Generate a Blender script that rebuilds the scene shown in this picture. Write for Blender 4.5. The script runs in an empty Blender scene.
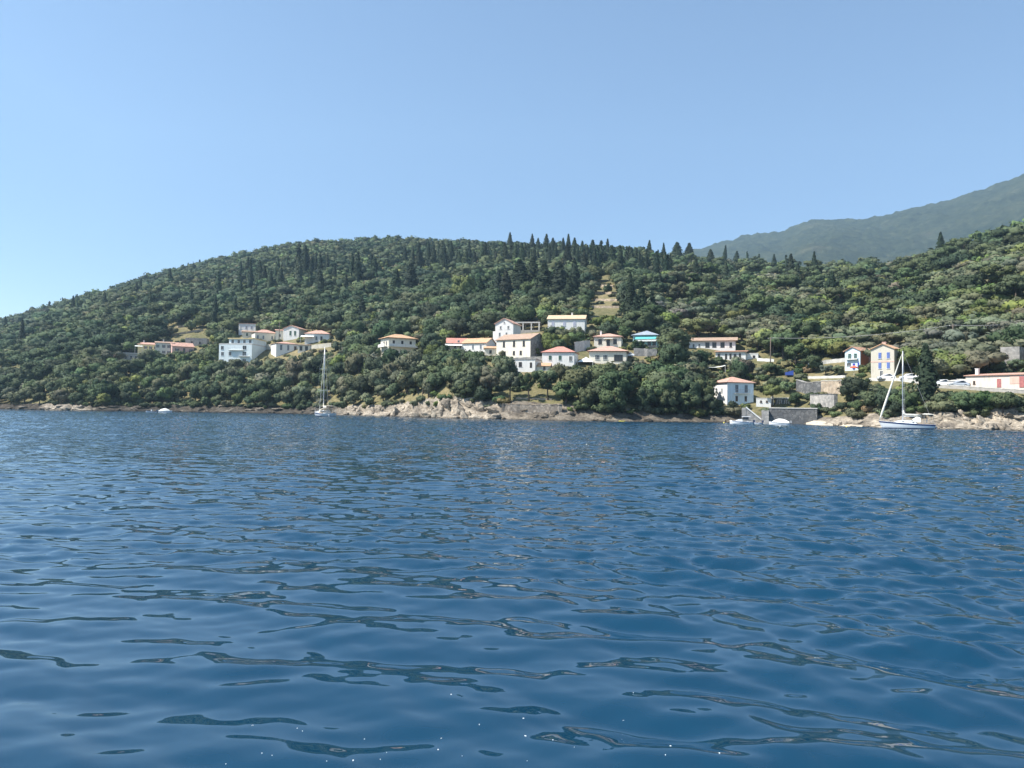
import bpy, math, random
import numpy as np
from mathutils import Matrix, Vector, Euler

rng = np.random.default_rng(11)
random.seed(11)
SC = bpy.context.scene
COL = SC.collection
PI = math.pi
R = np.radians

# ------------------------------------------------------------------ camera
F = 770.0
CAM_H = 2.6
PITCH, ROLL = 1.87, 0.8
CM = (Euler((R(90 + PITCH), 0, 0)).to_matrix() @ Matrix.Rotation(R(ROLL), 3, 'Z'))
cam_d = bpy.data.cameras.new('camera')
cam_d.sensor_width = 36.0
cam_d.lens = 36.0 * F / 1024.0
cam_d.clip_start = 0.1
cam_d.clip_end = 30000
cam = bpy.data.objects.new('camera', cam_d)
cam.matrix_world = Matrix.Translation((0, 0, CAM_H)) @ CM.to_4x4()
COL.objects.link(cam)
SC.camera = cam
CMI = CM.inverted()


def ray(px, py):
    """azimuth and tangent of elevation of a pixel"""
    v = CM @ Vector(((px - 512) / F, -(py - 384) / F, -1.0))
    return math.atan2(v.x, v.y), v.z / math.hypot(v.x, v.y)


def at(px, py, r):
    az, t = ray(px, py)
    return Vector((r * math.sin(az), r * math.cos(az), CAM_H + r * t))


def pix(p):
    v = CMI @ (Vector(p) - Vector((0, 0, CAM_H)))
    return 512 + F * v.x / -v.z, 384 - F * v.y / -v.z


def water_r(px, py):
    az, t = ray(px, py)
    return CAM_H / -t


# ------------------------------------------------------------------ materials
def new_mat(name):
    m = bpy.data.materials.new(name)
    m.use_nodes = True
    nt = m.node_tree
    nt.nodes.clear()
    out = nt.nodes.new('ShaderNodeOutputMaterial')
    b = nt.nodes.new('ShaderNodeBsdfPrincipled')
    nt.links.new(b.outputs[0], out.inputs[0])
    return m, nt, b, out


def node(nt, typ, **kw):
    n = nt.nodes.new(typ)
    for k, v in kw.items():
        if k in n.inputs:
            n.inputs[k].default_value = v
        else:
            setattr(n, k, v)
    return n


def ramp(nt, stops, interp='LINEAR'):
    n = nt.nodes.new('ShaderNodeValToRGB')
    cr = n.color_ramp
    cr.interpolation = interp
    while len(cr.elements) < len(stops):
        cr.elements.new(0.5)
    for e, (p, c) in zip(cr.elements, stops):
        e.position = p
        e.color = (*c, 1) if len(c) == 3 else c
    return n


def plain(name, col, rough=0.6, var=0.12, scale=2.0, metal=0.0, spec=0.5, bump=0.0, dirt=None):
    """a coloured surface with soft uneven wear"""
    m, nt, b, out = new_mat(name)
    tc = node(nt, 'ShaderNodeTexCoord')
    nz = node(nt, 'ShaderNodeTexNoise', Scale=scale, Detail=6.0, Roughness=0.65)
    nt.links.new(tc.outputs['Object'], nz.inputs['Vector'])
    lo = tuple(c * (1 - var) for c in col)
    hi = tuple(min(1, c * (1 + var)) for c in col)
    if dirt:
        cr = ramp(nt, [(0.28, dirt), (0.42, lo), (0.7, hi)])
    else:
        cr = ramp(nt, [(0.3, lo), (0.7, hi)])
    nt.links.new(nz.outputs['Fac'], cr.inputs[0])
    nt.links.new(cr.outputs[0], b.inputs['Base Color'])
    b.inputs['Roughness'].default_value = rough
    b.inputs['Metallic'].default_value = metal
    b.inputs['Specular IOR Level'].default_value = spec
    if bump:
        bp = node(nt, 'ShaderNodeBump', Strength=bump, Distance=0.05)
        nt.links.new(nz.outputs['Fac'], bp.inputs['Height'])
        nt.links.new(bp.outputs[0], b.inputs['Normal'])
    return m


def plaster(name, col, dirt_amt=0.75):
    """painted render with rain streaks and blotches"""
    m, nt, b, out = new_mat(name)
    tc = node(nt, 'ShaderNodeTexCoord')
    mp = node(nt, 'ShaderNodeMapping')
    mp.inputs['Scale'].default_value = (1.3, 1.3, 0.22)
    nt.links.new(tc.outputs['Object'], mp.inputs['Vector'])
    n1 = node(nt, 'ShaderNodeTexNoise', Scale=1.6, Detail=7.0, Roughness=0.7)
    nt.links.new(mp.outputs[0], n1.inputs['Vector'])
    d = tuple(c * dirt_amt * k for c, k in zip(col, (1.0, 0.97, 0.92)))
    cr = ramp(nt, [(0.30, d), (0.48, tuple(c * 0.95 for c in col)), (0.65, col)])
    nt.links.new(n1.outputs['Fac'], cr.inputs[0])
    nt.links.new(cr.outputs[0], b.inputs['Base Color'])
    b.inputs['Roughness'].default_value = 0.85
    b.inputs['Specular IOR Level'].default_value = 0.25
    return m


def rooftile(name, col):
    """clay tile courses with patchy ageing"""
    m, nt, b, out = new_mat(name)
    tc = node(nt, 'ShaderNodeTexCoord')
    n1 = node(nt, 'ShaderNodeTexNoise', Scale=0.9, Detail=8.0, Roughness=0.75)
    nt.links.new(tc.outputs['Object'], n1.inputs['Vector'])
    wv = node(nt, 'ShaderNodeTexWave', Scale=2.2, Distortion=0.6)
    wv.bands_direction = 'X'
    nt.links.new(tc.outputs['Object'], wv.inputs['Vector'])
    cr = ramp(nt, [(0.28, tuple(c * k for c, k in zip(col, (0.62, 0.68, 0.75)))), (0.5, col),
                   (0.72, tuple(min(1, c * k) for c, k in zip(col, (1.12, 1.2, 1.25))))])
    nt.links.new(n1.outputs['Fac'], cr.inputs[0])
    nt.links.new(cr.outputs[0], b.inputs['Base Color'])
    bp = node(nt, 'ShaderNodeBump', Strength=0.6, Distance=0.08)
    nt.links.new(wv.outputs['Fac'], bp.inputs['Height'])
    nt.links.new(bp.outputs[0], b.inputs['Normal'])
    b.inputs['Roughness'].default_value = 0.9
    b.inputs['Specular IOR Level'].default_value = 0.2
    return m


def stonework(name, c1, c2, mortar, scale=1.4):
    m, nt, b, out = new_mat(name)
    tc = node(nt, 'ShaderNodeTexCoord')
    vo = node(nt, 'ShaderNodeTexVoronoi', Scale=scale)
    nt.links.new(tc.outputs['Object'], vo.inputs['Vector'])
    ve = node(nt, 'ShaderNodeTexVoronoi', Scale=scale)
    ve.feature = 'DISTANCE_TO_EDGE'
    nt.links.new(tc.outputs['Object'], ve.inputs['Vector'])
    nz = node(nt, 'ShaderNodeTexNoise', Scale=1.1, Detail=6.0)
    nt.links.new(tc.outputs['Object'], nz.inputs['Vector'])
    sx = node(nt, 'ShaderNodeSeparateColor')
    nt.links.new(vo.outputs['Color'], sx.inputs[0])
    cr = ramp(nt, [(0.0, c1), (1.0, c2)])
    nt.links.new(sx.outputs[0], cr.inputs[0])
    cm = ramp(nt, [(0.02, (0, 0, 0)), (0.08, (1, 1, 1))])
    nt.links.new(ve.outputs['Distance'], cm.inputs[0])
    mx = node(nt, 'ShaderNodeMix', data_type='RGBA')
    nt.links.new(cm.outputs[0], mx.inputs['Factor'])
    mx.inputs[6].default_value = (*mortar, 1)
    nt.links.new(cr.outputs[0], mx.inputs[7])
    m2 = node(nt, 'ShaderNodeMix', data_type='RGBA', blend_type='MULTIPLY')
    m2.inputs['Factor'].default_value = 0.8
    cz = ramp(nt, [(0.3, (0.55, 0.55, 0.55)), (0.7, (1.15, 1.12, 1.08))])
    nt.links.new(nz.outputs['Fac'], cz.inputs[0])
    nt.links.new(mx.outputs[2], m2.inputs[6])
    nt.links.new(cz.outputs[0], m2.inputs[7])
    nt.links.new(m2.outputs[2], b.inputs['Base Color'])
    bp = node(nt, 'ShaderNodeBump', Strength=0.5, Distance=0.1)
    nt.links.new(ve.outputs['Distance'], bp.inputs['Height'])
    nt.links.new(bp.outputs[0], b.inputs['Normal'])
    b.inputs['Roughness'].default_value = 0.9
    return m


M = {}
M['white'] = plaster('white_plaster', (0.76, 0.75, 0.72), 0.8)
M['cream'] = plaster('cream_plaster', (0.77, 0.72, 0.61))
M['pale_yellow'] = plaster('pale_yellow_plaster', (0.74, 0.66, 0.40))
M['beige'] = plaster('beige_plaster', (0.58, 0.54, 0.45))
M['pale_pink'] = plaster('pale_pink_plaster', (0.72, 0.62, 0.54))
M['pink'] = plaster('pink_plaster', (0.72, 0.47, 0.40))
M['blue_and_shade_wall'] = plaster('pale_blue_and_shade_plaster', (0.62, 0.74, 0.80))  # own colour of the blue house; painted shade on the white waterside house
M['ice_wall'] = plaster('ice_blue_plaster', (0.72, 0.79, 0.79))
M['orange_wall'] = plaster('orange_plaster', (0.62, 0.23, 0.12))
M['salmon_wall'] = plaster('salmon_plaster', (0.68, 0.47, 0.39))
M['concrete'] = plain('concrete', (0.36, 0.34, 0.31), 0.9, 0.25, 1.2)
M['pale_concrete'] = plain('pale_concrete', (0.55, 0.53, 0.49), 0.9, 0.2, 1.2)
M['tile'] = rooftile('clay_tile', (0.50, 0.29, 0.20))
M['tile_pink'] = rooftile('pink_clay_tile', (0.58, 0.35, 0.27))
M['tile_red'] = rooftile('red_clay_tile', (0.58, 0.27, 0.21))
M['tile_orange'] = rooftile('orange_clay_tile', (0.62, 0.38, 0.23))
M['tile_pale'] = rooftile('pale_clay_tile', (0.64, 0.47, 0.31))
M['tile_brown'] = rooftile('brown_clay_tile', (0.43, 0.30, 0.22))
M['grey_roof'] = rooftile('grey_roofing', (0.33, 0.37, 0.42))
M['yellow_deck'] = plain('yellow_roof_deck', (0.70, 0.55, 0.28), 0.8, 0.2, 1.0)
M['stone'] = stonework('grey_stonework', (0.27, 0.26, 0.25), (0.46, 0.44, 0.41), (0.32, 0.31, 0.29))
M['dark_stone'] = stonework('dark_stonework', (0.10, 0.105, 0.11), (0.21, 0.21, 0.21), (0.09, 0.09, 0.09), 1.1)
M['warm_grey_stone'] = stonework('warm_grey_stonework', (0.17, 0.145, 0.12), (0.33, 0.29, 0.24), (0.16, 0.14, 0.12), 1.2)
M['warm_stone'] = stonework('warm_stonework', (0.38, 0.30, 0.22), (0.56, 0.46, 0.34), (0.40, 0.34, 0.27), 1.2)
M['glass'] = plain('dark_window_glass', (0.018, 0.022, 0.028), 0.12, 0.3, 0.6)
M['frame_white'] = plain('white_joinery', (0.74, 0.74, 0.72), 0.5, 0.06)
M['frame_brown'] = plain('brown_joinery', (0.10, 0.06, 0.04), 0.6, 0.2)
M['sh_green'] = plain('green_shutter_paint', (0.035, 0.085, 0.06), 0.6, 0.2)
M['sh_blue'] = plain('blue_shutter_paint', (0.10, 0.16, 0.42), 0.6, 0.2)
M['sh_deep_blue'] = plain('deep_blue_paint', (0.03, 0.06, 0.36), 0.5, 0.2)
M['sh_grey'] = plain('grey_shutter_paint', (0.13, 0.155, 0.18), 0.6, 0.2)
M['sh_brown'] = plain('brown_shutter_paint', (0.13, 0.085, 0.06), 0.6, 0.2)
M['sh_lilac'] = plain('lilac_grey_shutter_paint', (0.42, 0.43, 0.52), 0.6, 0.15)
M['red_paint'] = plain('red_door_paint', (0.40, 0.14, 0.13), 0.55, 0.25, 1.5)
M['awning_white'] = plain('white_awning_cloth', (0.78, 0.79, 0.74), 0.8, 0.06)
M['turquoise'] = plain('turquoise_paint', (0.10, 0.42, 0.42), 0.7, 0.15)
M['turquoise_pale'] = plain('pale_turquoise_paint', (0.40, 0.62, 0.62), 0.7, 0.12)
M['tarp_blue'] = plain('blue_tarpaulin', (0.05, 0.10, 0.40), 0.5, 0.2)
M['parasol_red'] = plain('orange_red_cloth', (0.75, 0.14, 0.07), 0.8, 0.1)
M['metal'] = plain('dull_metal', (0.45, 0.46, 0.47), 0.35, 0.12, 3.0, 0.9)
M['mast_metal'] = plain('anodised_mast', (0.62, 0.63, 0.64), 0.4, 0.06, 3.0, 0.35)
M['wire'] = plain('grey_wire', (0.42, 0.42, 0.42), 0.5, 0.1)
M['pole_wood'] = plain('weathered_pole_wood', (0.13, 0.10, 0.08), 0.9, 0.3, 3.0)
M['gelcoat'] = plain('white_gelcoat', (0.80, 0.81, 0.82), 0.22, 0.04, 1.0)
M['hull_blue'] = plain('navy_hull_stripe', (0.02, 0.035, 0.11), 0.25, 0.15)
M['antifoul'] = plain('dark_blue_antifouling', (0.02, 0.04, 0.13), 0.6, 0.25)
M['teak'] = plain('grey_teak_deck', (0.36, 0.28, 0.20), 0.8, 0.2, 4.0)
M['sail'] = plain('cream_sailcloth', (0.72, 0.69, 0.60), 0.8, 0.06, 3.0)
M['canvas_cream'] = plain('cream_canvas', (0.60, 0.54, 0.42), 0.85, 0.1, 3.0)
M['canvas_navy'] = plain('navy_canvas', (0.03, 0.045, 0.10), 0.85, 0.2, 3.0)
M['rubber'] = plain('black_rubber', (0.02, 0.02, 0.02), 0.6, 0.2)
M['grey_rubber'] = plain('grey_rubber', (0.30, 0.31, 0.32), 0.6, 0.12)
M['car_white'] = plain('white_car_paint', (0.78, 0.79, 0.80), 0.25, 0.03, 1.0)
M['car_silver'] = plain('silver_car_paint', (0.45, 0.47, 0.49), 0.3, 0.04, 1.0, 0.5)
M['car_dark'] = plain('dark_grey_car_paint', (0.06, 0.065, 0.07), 0.3, 0.1, 1.0)
M['yellow_plastic'] = plain('yellow_plastic', (0.75, 0.62, 0.12), 0.4, 0.08)
M['lamp_red'] = plain('red_lens', (0.35, 0.02, 0.02), 0.3, 0.1)
M['bark'] = plain('bark', (0.085, 0.065, 0.05), 0.95, 0.35, 3.0, bump=0.5)


# ------------------------------------------------------------------ mesh helpers
class MB:
    """collects shapes for ONE mesh object"""

    def __init__(s):
        s.v = []
        s.f = []

    def add(s, vs, fs, mx=None):
        o = len(s.v)
        s.v += [tuple(mx @ Vector(v)) if mx else tuple(v) for v in vs]
        s.f += [tuple(i + o for i in f) for f in fs]
        return s

    def box(s, x0, x1, y0, y1, z0, z1, mx=None):
        vs = [(x0, y0, z0), (x1, y0, z0), (x1, y1, z0), (x0, y1, z0), (x0, y0, z1), (x1, y0, z1), (x1, y1, z1), (x0, y1, z1)]
        return s.add(vs, [(0, 3, 2, 1), (4, 5, 6, 7), (0, 1, 5, 4), (1, 2, 6, 5), (2, 3, 7, 6), (3, 0, 4, 7)], mx)

    def prism(s, pts, y0, y1, mx=None):
        """outline in x,z pushed from y0 to y1"""
        n = len(pts)
        vs = [(x, y0, z) for x, z in pts] + [(x, y1, z) for x, z in pts]
        fs = [tuple(range(n)), tuple(range(2 * n - 1, n - 1, -1))] + [(i, i + n, (i + 1) % n + n, (i + 1) % n) for i in range(n)]
        return s.add(vs, fs, mx)

    def tube(s, pts, rad, n=8, cap=True):
        pts = [Vector(p) for p in pts]
        rads = rad if isinstance(rad, (list, tuple)) else [rad] * len(pts)
        o = len(s.v)
        for i, p in enumerate(pts):
            d = (pts[min(i + 1, len(pts) - 1)] - pts[max(i - 1, 0)]).normalized()
            a = d.orthogonal().normalized() if abs(d.z) > 0.99 else d.cross(Vector((0, 0, 1))).normalized()
            b = d.cross(a)
            for k in range(n):
                t = 2 * PI * k / n
                s.v.append(tuple(p + (a * math.cos(t) + b * math.sin(t)) * rads[i]))
        for i in range(len(pts) - 1):
            for k in range(n):
                s.f.append((o + i * n + k, o + i * n + (k + 1) % n, o + (i + 1) * n + (k + 1) % n, o + (i + 1) * n + k))
        if cap:
            s.f.append(tuple(o + k for k in range(n))[::-1])
            s.f.append(tuple(o + (len(pts) - 1) * n + k for k in range(n)))
        return s

    def loft(s, rings, close=False, cap=True):
        """rings of equally many points"""
        n = len(rings[0])
        o = len(s.v)
        for r_ in rings:
            s.v += [tuple(p) for p in r_]
        for i in range(len(rings) - 1):
            for k in range(n if close else n - 1):
                s.f.append((o + i * n + k, o + i * n + (k + 1) % n, o + (i + 1) * n + (k + 1) % n, o + (i + 1) * n + k))
        if cap:
            s.f.append(tuple(o + k for k in range(n))[::-1])
            s.f.append(tuple(o + (len(rings) - 1) * n + k for k in range(n)))
        return s

    def mesh(s, name, mat, smooth=False):
        me = bpy.data.meshes.new(name)
        me.from_pydata(s.v, [], s.f)
        if mat:
            me.materials.append(mat)
        if smooth:
            me.polygons.foreach_set('use_smooth', [True] * len(me.polygons))
        me.update()
        return me

    def build(s, name, mat, parent=None, smooth=False):
        o = bpy.data.objects.new(name, s.mesh(name, mat, smooth))
        COL.objects.link(o)
        if parent is not None:
            o.parent = parent
        return o


def tag(o, label=None, cat=None, group=None, kind=None):
    kind = kind or ('thing' if cat else None)
    for k, v in (('label', label), ('category', cat), ('group', group), ('kind', kind)):
        if v:
            o[k] = v
    return o


def empty(name, loc, rz=0.0, label=None, cat=None, group=None):
    o = bpy.data.objects.new(name, None)
    o.empty_display_size = 0.5
    o.location = loc
    o.rotation_euler = (0, 0, rz)
    COL.objects.link(o)
    return tag(o, label, cat, group)


def np_mesh(name, verts, faces, mat, smooth=True):
    """big quad or triangle mesh from arrays"""
    me = bpy.data.meshes.new(name)
    nv, nf, k = len(verts), len(faces), faces.shape[1]
    me.vertices.add(nv)
    me.vertices.foreach_set('co', np.ascontiguousarray(verts, dtype=np.float32).ravel())
    me.loops.add(nf * k)
    me.loops.foreach_set('vertex_index', np.ascontiguousarray(faces, dtype=np.int32).ravel())
    me.polygons.add(nf)
    me.polygons.foreach_set('loop_start', np.arange(0, nf * k, k, dtype=np.int32))
    me.polygons.foreach_set('loop_total', np.full(nf, k, dtype=np.int32))
    if smooth:
        me.polygons.foreach_set('use_smooth', np.ones(nf, dtype=bool))
    if mat:
        me.materials.append(mat)
    me.update(calc_edges=True)
    return me


def grid_faces(nr, nc):
    i = np.arange((nr - 1) * nc).reshape(nr - 1, nc)[:, :-1].ravel()
    return np.stack([i, i + 1, i + nc + 1, i + nc], 1)


def hash2(ix, iy, seed):
    h = (ix.astype(np.int64) * 374761393 + iy.astype(np.int64) * 668265263 + seed * 1442695041) & 0x7fffffff
    h = ((h ^ (h >> 13)) * 1274126177) & 0x7fffffff
    h = (h ^ (h >> 16)) & 0xffff
    return h / 65535.0


def vnoise(x, y, seed=0):
    x = np.asarray(x, float)
    y = np.asarray(y, float)
    ix, iy = np.floor(x), np.floor(y)
    fx, fy = x - ix, y - iy
    fx = fx * fx * (3 - 2 * fx)
    fy = fy * fy * (3 - 2 * fy)
    a, b = hash2(ix, iy, seed), hash2(ix + 1, iy, seed)
    c, d = hash2(ix, iy + 1, seed), hash2(ix + 1, iy + 1, seed)
    return (a * (1 - fx) + b * fx) * (1 - fy) + (c * (1 - fx) + d * fx) * fy


def fbm(x, y, octv=4, seed=0, ridged=False):
    t, amp, tot = 0, 1.0, 0
    for k in range(octv):
        n = vnoise(x * 2 ** k + 17.3 * k, y * 2 ** k - 9.1 * k, seed + k)
        if ridged:
            n = 1 - abs(2 * n - 1)
        t = t + amp * n
        tot += amp
        amp *= 0.5
    return t / tot


def ico(sub):
    import bmesh
    bm = bmesh.new()
    bmesh.ops.create_icosphere(bm, subdivisions=sub, radius=1)
    v = np.array([x.co[:] for x in bm.verts])
    f = np.array([[x.index for x in q.verts] for q in bm.faces])
    bm.free()
    return v, f


ICO = {k: ico(k) for k in (1, 2, 3, 4)}


# ------------------------------------------------------------------ world, sun
SUN_EL, SUN_AZ = 52.0, -106.0          # azimuth from the view direction, towards the left
w = bpy.data.worlds.new('World')
SC.world = w
w.use_nodes = True
nt = w.node_tree
nt.nodes.clear()
wo = nt.nodes.new('ShaderNodeOutputWorld')
bg = nt.nodes.new('ShaderNodeBackground')
sky = nt.nodes.new('ShaderNodeTexSky')
sky.sky_type = 'NISHITA'
sky.sun_disc = False
sky.sun_elevation = R(SUN_EL)
sky.sun_rotation = R(SUN_AZ)
sky.altitude = 0
sky.air_density = 1.0
sky.dust_density = 0.0
sky.ozone_density = 3.4
bg.inputs['Strength'].default_value = 0.090
nt.links.new(sky.outputs[0], bg.inputs[0])
nt.links.new(bg.outputs[0], wo.inputs[0])
sd = bpy.data.lights.new('sun', 'SUN')
sd.energy = 5.0
sd.angle = R(0.53)
sd.color = (1.0, 0.95, 0.87)
sun = bpy.data.objects.new('sun', sd)
sv = Vector((math.sin(R(SUN_AZ)) * math.cos(R(SUN_EL)), math.cos(R(SUN_AZ)) * math.cos(R(SUN_EL)), math.sin(R(SUN_EL))))
sun.rotation_euler = sv.to_track_quat('Z', 'Y').to_euler()
sun.location = sv * 200
COL.objects.link(sun)
SC.view_settings.view_transform = 'Standard'
SC.view_settings.look = 'None'
SC.view_settings.gamma = 1
SC.view_settings.exposure = 1.06
SC.cycles.use_denoising = True
SC.cycles.max_bounces = 6
SC.cycles.diffuse_bounces = 3
SC.cycles.glossy_bounces = 3
SC.cycles.transmission_bounces = 3
SC.cycles.volume_bounces = 0
SC.cycles.caustics_reflective = False
SC.cycles.caustics_refractive = False
# ------------------------------------------------------------------ terrain
# columns: pixel x, then at levels shore / bank top / lower slope / middle slope / ridge: picture height, and distances of the last four
TC = [
    (-160, 407.0, 402, 384, 354, 345, 16, 80, 640, 1100),
    (0,   408.7, 403, 380, 347, 328, 15, 75, 600, 1050),
    (60,  410.0, 402, 372, 334, 310, 14, 70, 560, 1050),
    (110, 410.8, 404, 366, 324, 297, 12, 66, 520, 1050),
    (170, 411.4, 405, 362, 316, 277, 12, 62, 480, 1050),
    (240, 412.9, 404, 366, 314, 260, 12, 60, 460, 1000),
    (300, 413.9, 404, 356, 306, 249, 12, 62, 440, 980),
    (390, 416.4, 403, 358, 304, 246, 11, 60, 420, 920),
    (450, 418.4, 394, 352, 302, 249, 8, 60, 390, 860),
    (500, 419.4, 397, 354, 300, 253, 8, 58, 370, 800),
    (560, 420.8, 402, 352, 300, 256, 10, 58, 350, 760),
    (620, 421.8, 408, 360, 302, 260, 9, 52, 330, 720),
    (700, 422.4, 411, 362, 312, 266, 9, 50, 320, 700),
    (740, 422.9, 411, 368, 314, 271, 9, 46, 320, 690),
    (800, 424.4, 418, 378, 318, 275, 9, 42, 310, 660),
    (850, 426.4, 414, 376, 318, 275, 10, 46, 300, 620),
    (900, 428.0, 408, 376, 318, 272, 10, 42, 290, 560),
    (945, 429.3, 407, 380, 312, 260, 9, 34, 280, 520),
    (1000, 430.4, 404, 374, 305, 244, 9, 34, 270, 480),
    (1040, 431.2, 402, 372, 300, 236, 9, 34, 265, 470),
    (1200, 434.0, 400, 360, 280, 210, 9, 34, 260, 450),
]
_az, _lv_r, _lv_z = [], [], []
for c in TC:
    px = c[0]
    az0, t0 = ray(px, c[1])
    r0 = CAM_H / -t0
    rs = [r0, r0 + c[6], r0 + c[7], c[8], c[9]]
    zs = [0.0]
    for y, r in zip(c[2:6], rs[1:]):
        zs.append(CAM_H + r * ray(px, y)[1])
    # under water, and behind the ridge
    rs = [r0 - 14] + rs + [c[9] * 1.12, c[9] * 1.8]
    zs = [-3.0] + zs + [zs[-1] + 3, zs[-1] - 70]
    _az.append(ray(px, 340)[0])
    _lv_r.append(rs)
    _lv_z.append(zs)
_az = np.array(_az)
_lv_r = np.array(_lv_r)
_lv_z = np.array(_lv_z)
AZG = np.linspace(_az[0], _az[-1], 1500)


def _smooth_interp(tab, k):
    v = np.interp(AZG, _az, tab[:, k])
    n = 25 if k > 1 else 9
    ker = np.hanning(n + 2)[1:-1]
    ker /= ker.sum()
    return np.convolve(np.pad(v, n // 2, mode='edge'), ker, 'valid')


NL = _lv_r.shape[1]
LR = np.stack([_smooth_interp(_lv_r, k) for k in range(NL)], 1)
LZ = np.stack([_smooth_interp(_lv_z, k) for k in range(NL)], 1)


def _slopes(T):
    d = np.diff(T, axis=1)
    m = np.zeros_like(T)
    a, b = d[:, :-1], d[:, 1:]
    hm = np.where(a * b > 0, 2 * a * b / (a + b + 1e-9 * np.sign(a + b + 1e-12)), 0.0)
    m[:, 1:-1] = hm
    m[:, 0], m[:, -1] = d[:, 0], d[:, -1]
    return m


MR, MZ = _slopes(LR), _slopes(LZ)


def _herm(T, Mm, ia, fa, u):
    k = np.clip(np.floor(u).astype(int), 0, NL - 2)
    t = u - k

    def g(A, kk):
        return A[ia, kk] * (1 - fa) + A[ia + 1, kk] * fa
    p0, p1, m0, m1 = g(T, k), g(T, k + 1), g(Mm, k), g(Mm, k + 1)
    t2, t3 = t * t, t ** 3
    return (2 * t3 - 3 * t2 + 1) * p0 + (t3 - 2 * t2 + t) * m0 + (-2 * t3 + 3 * t2) * p1 + (t3 - t2) * m1


BANK_AZ = [ray(x, 420)[0] for x in (-100, 330, 360, 500, 520, 735, 760, 880, 920, 1100)]
BANK_K = [0.55, 0.6, 1.0, 1.0, 0.6, 0.5, 0.15, 0.25, 1.0, 1.0]


def ground_pt(az, u):
    """ground of azimuth az at level u (0 under water, 1 shore, 2 bank top, 3 lower slope, 4 middle, 5 ridge, 7 behind): x, y, z arrays"""
    az = np.asarray(az, float)
    u = np.asarray(u, float)
    fi = np.clip((az - AZG[0]) / (AZG[1] - AZG[0]), 0, len(AZG) - 1.001)
    ia = fi.astype(int)
    fa = fi - ia
    r = _herm(LR, MR, ia, fa, u)
    z = _herm(LZ, MZ, ia, fa, u)
    x, y = r * np.sin(az), r * np.cos(az)
    up = np.clip(u - 1.6, 0, 1)
    far = np.clip((r - 250) / 400, 0, 1)
    z = z + up * ((fbm(x / 24, y / 24, 3, 5) - 0.5) * 3.0 + far * (fbm(x / 130, y / 130, 3, 9) - 0.5) * 14 * np.clip((5.0 - u), 0.0, 1))
    # rocky bank
    bank = np.clip(1 - np.abs(u - 1.55) / 0.75, 0, 1)
    bank = bank * np.interp(az, BANK_AZ, BANK_K)
    s = az * r
    n1 = fbm((x * 0.8 + z * 1.1) / 4.2, (y * 0.5 - z * 0.4) / 4.2, 5, 21, True) - 0.55
    dr = bank * n1 * 7.0
    dz = bank * (fbm(s / 2.6 + z, r / 3.0, 3, 33, True) - 0.5) * 2.3
    r = r + dr
    z = z + dz
    return r * np.sin(az), r * np.cos(az), z


def u_at_pixel(px, py, lo=1.0, hi=5.0):
    """level at which the ground meets a pixel's line of sight"""
    az, t = ray(px, py)
    us = np.linspace(lo, hi, 900)
    x, y, z = ground_pt(np.full_like(us, az), us)
    tt = (z - CAM_H) / np.hypot(x, y)
    k = np.argmax(tt >= t)
    return az, (us[k] if tt[k] >= t else hi)


def ground_at_pixel(px, py):
    az, u = u_at_pixel(px, py)
    x, y, z = ground_pt(np.array([az]), np.array([u]))
    return Vector((x[0], y[0], z[0]))


def ground_z(x, y):
    az, r = math.atan2(x, y), math.hypot(x, y)
    us = np.linspace(0.3, 6.5, 900)
    gx, gy, gz = ground_pt(np.full_like(us, az), us)
    rr = np.hypot(gx, gy)
    k = int(np.argmin(np.abs(rr - r)))
    return float(gz[k])


# hillside and rocky shore meshes
def hill_material():
    m, nt, b, out = new_mat('dry_grass_and_earth')
    geo = node(nt, 'ShaderNodeNewGeometry')
    n1 = node(nt, 'ShaderNodeTexNoise', Scale=0.045, Detail=8.0, Roughness=0.7)
    n2 = node(nt, 'ShaderNodeTexNoise', Scale=0.7, Detail=7.0, Roughness=0.75)
    for n in (n1, n2):
        nt.links.new(geo.outputs['Position'], n.inputs['Vector'])
    c1 = ramp(nt, [(0.32, (0.055, 0.075, 0.03)), (0.5, (0.14, 0.13, 0.06)), (0.66, (0.27, 0.215, 0.12))])
    nt.links.new(n1.outputs['Fac'], c1.inputs[0])
    c2 = ramp(nt, [(0.35, (0.05, 0.065, 0.028)), (0.52, (0.20, 0.17, 0.09)), (0.7, (0.36, 0.29, 0.18))])
    nt.links.new(n2.outputs['Fac'], c2.inputs[0])
    mx = node(nt, 'ShaderNodeMix', data_type='RGBA')
    mx.inputs['Factor'].default_value = 0.5
    nt.links.new(c1.outputs[0], mx.inputs[6])
    nt.links.new(c2.outputs[0], mx.inputs[7])
    nt.links.new(mx.outputs[2], b.inputs['Base Color'])
    bp = node(nt, 'ShaderNodeBump', Strength=0.7, Distance=0.5)
    nt.links.new(n2.outputs['Fac'], bp.inputs['Height'])
    nt.links.new(bp.outputs[0], b.inputs['Normal'])
    b.inputs['Roughness'].default_value = 0.95
    b.inputs['Specular IOR Level'].default_value = 0.1
    return m


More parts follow.
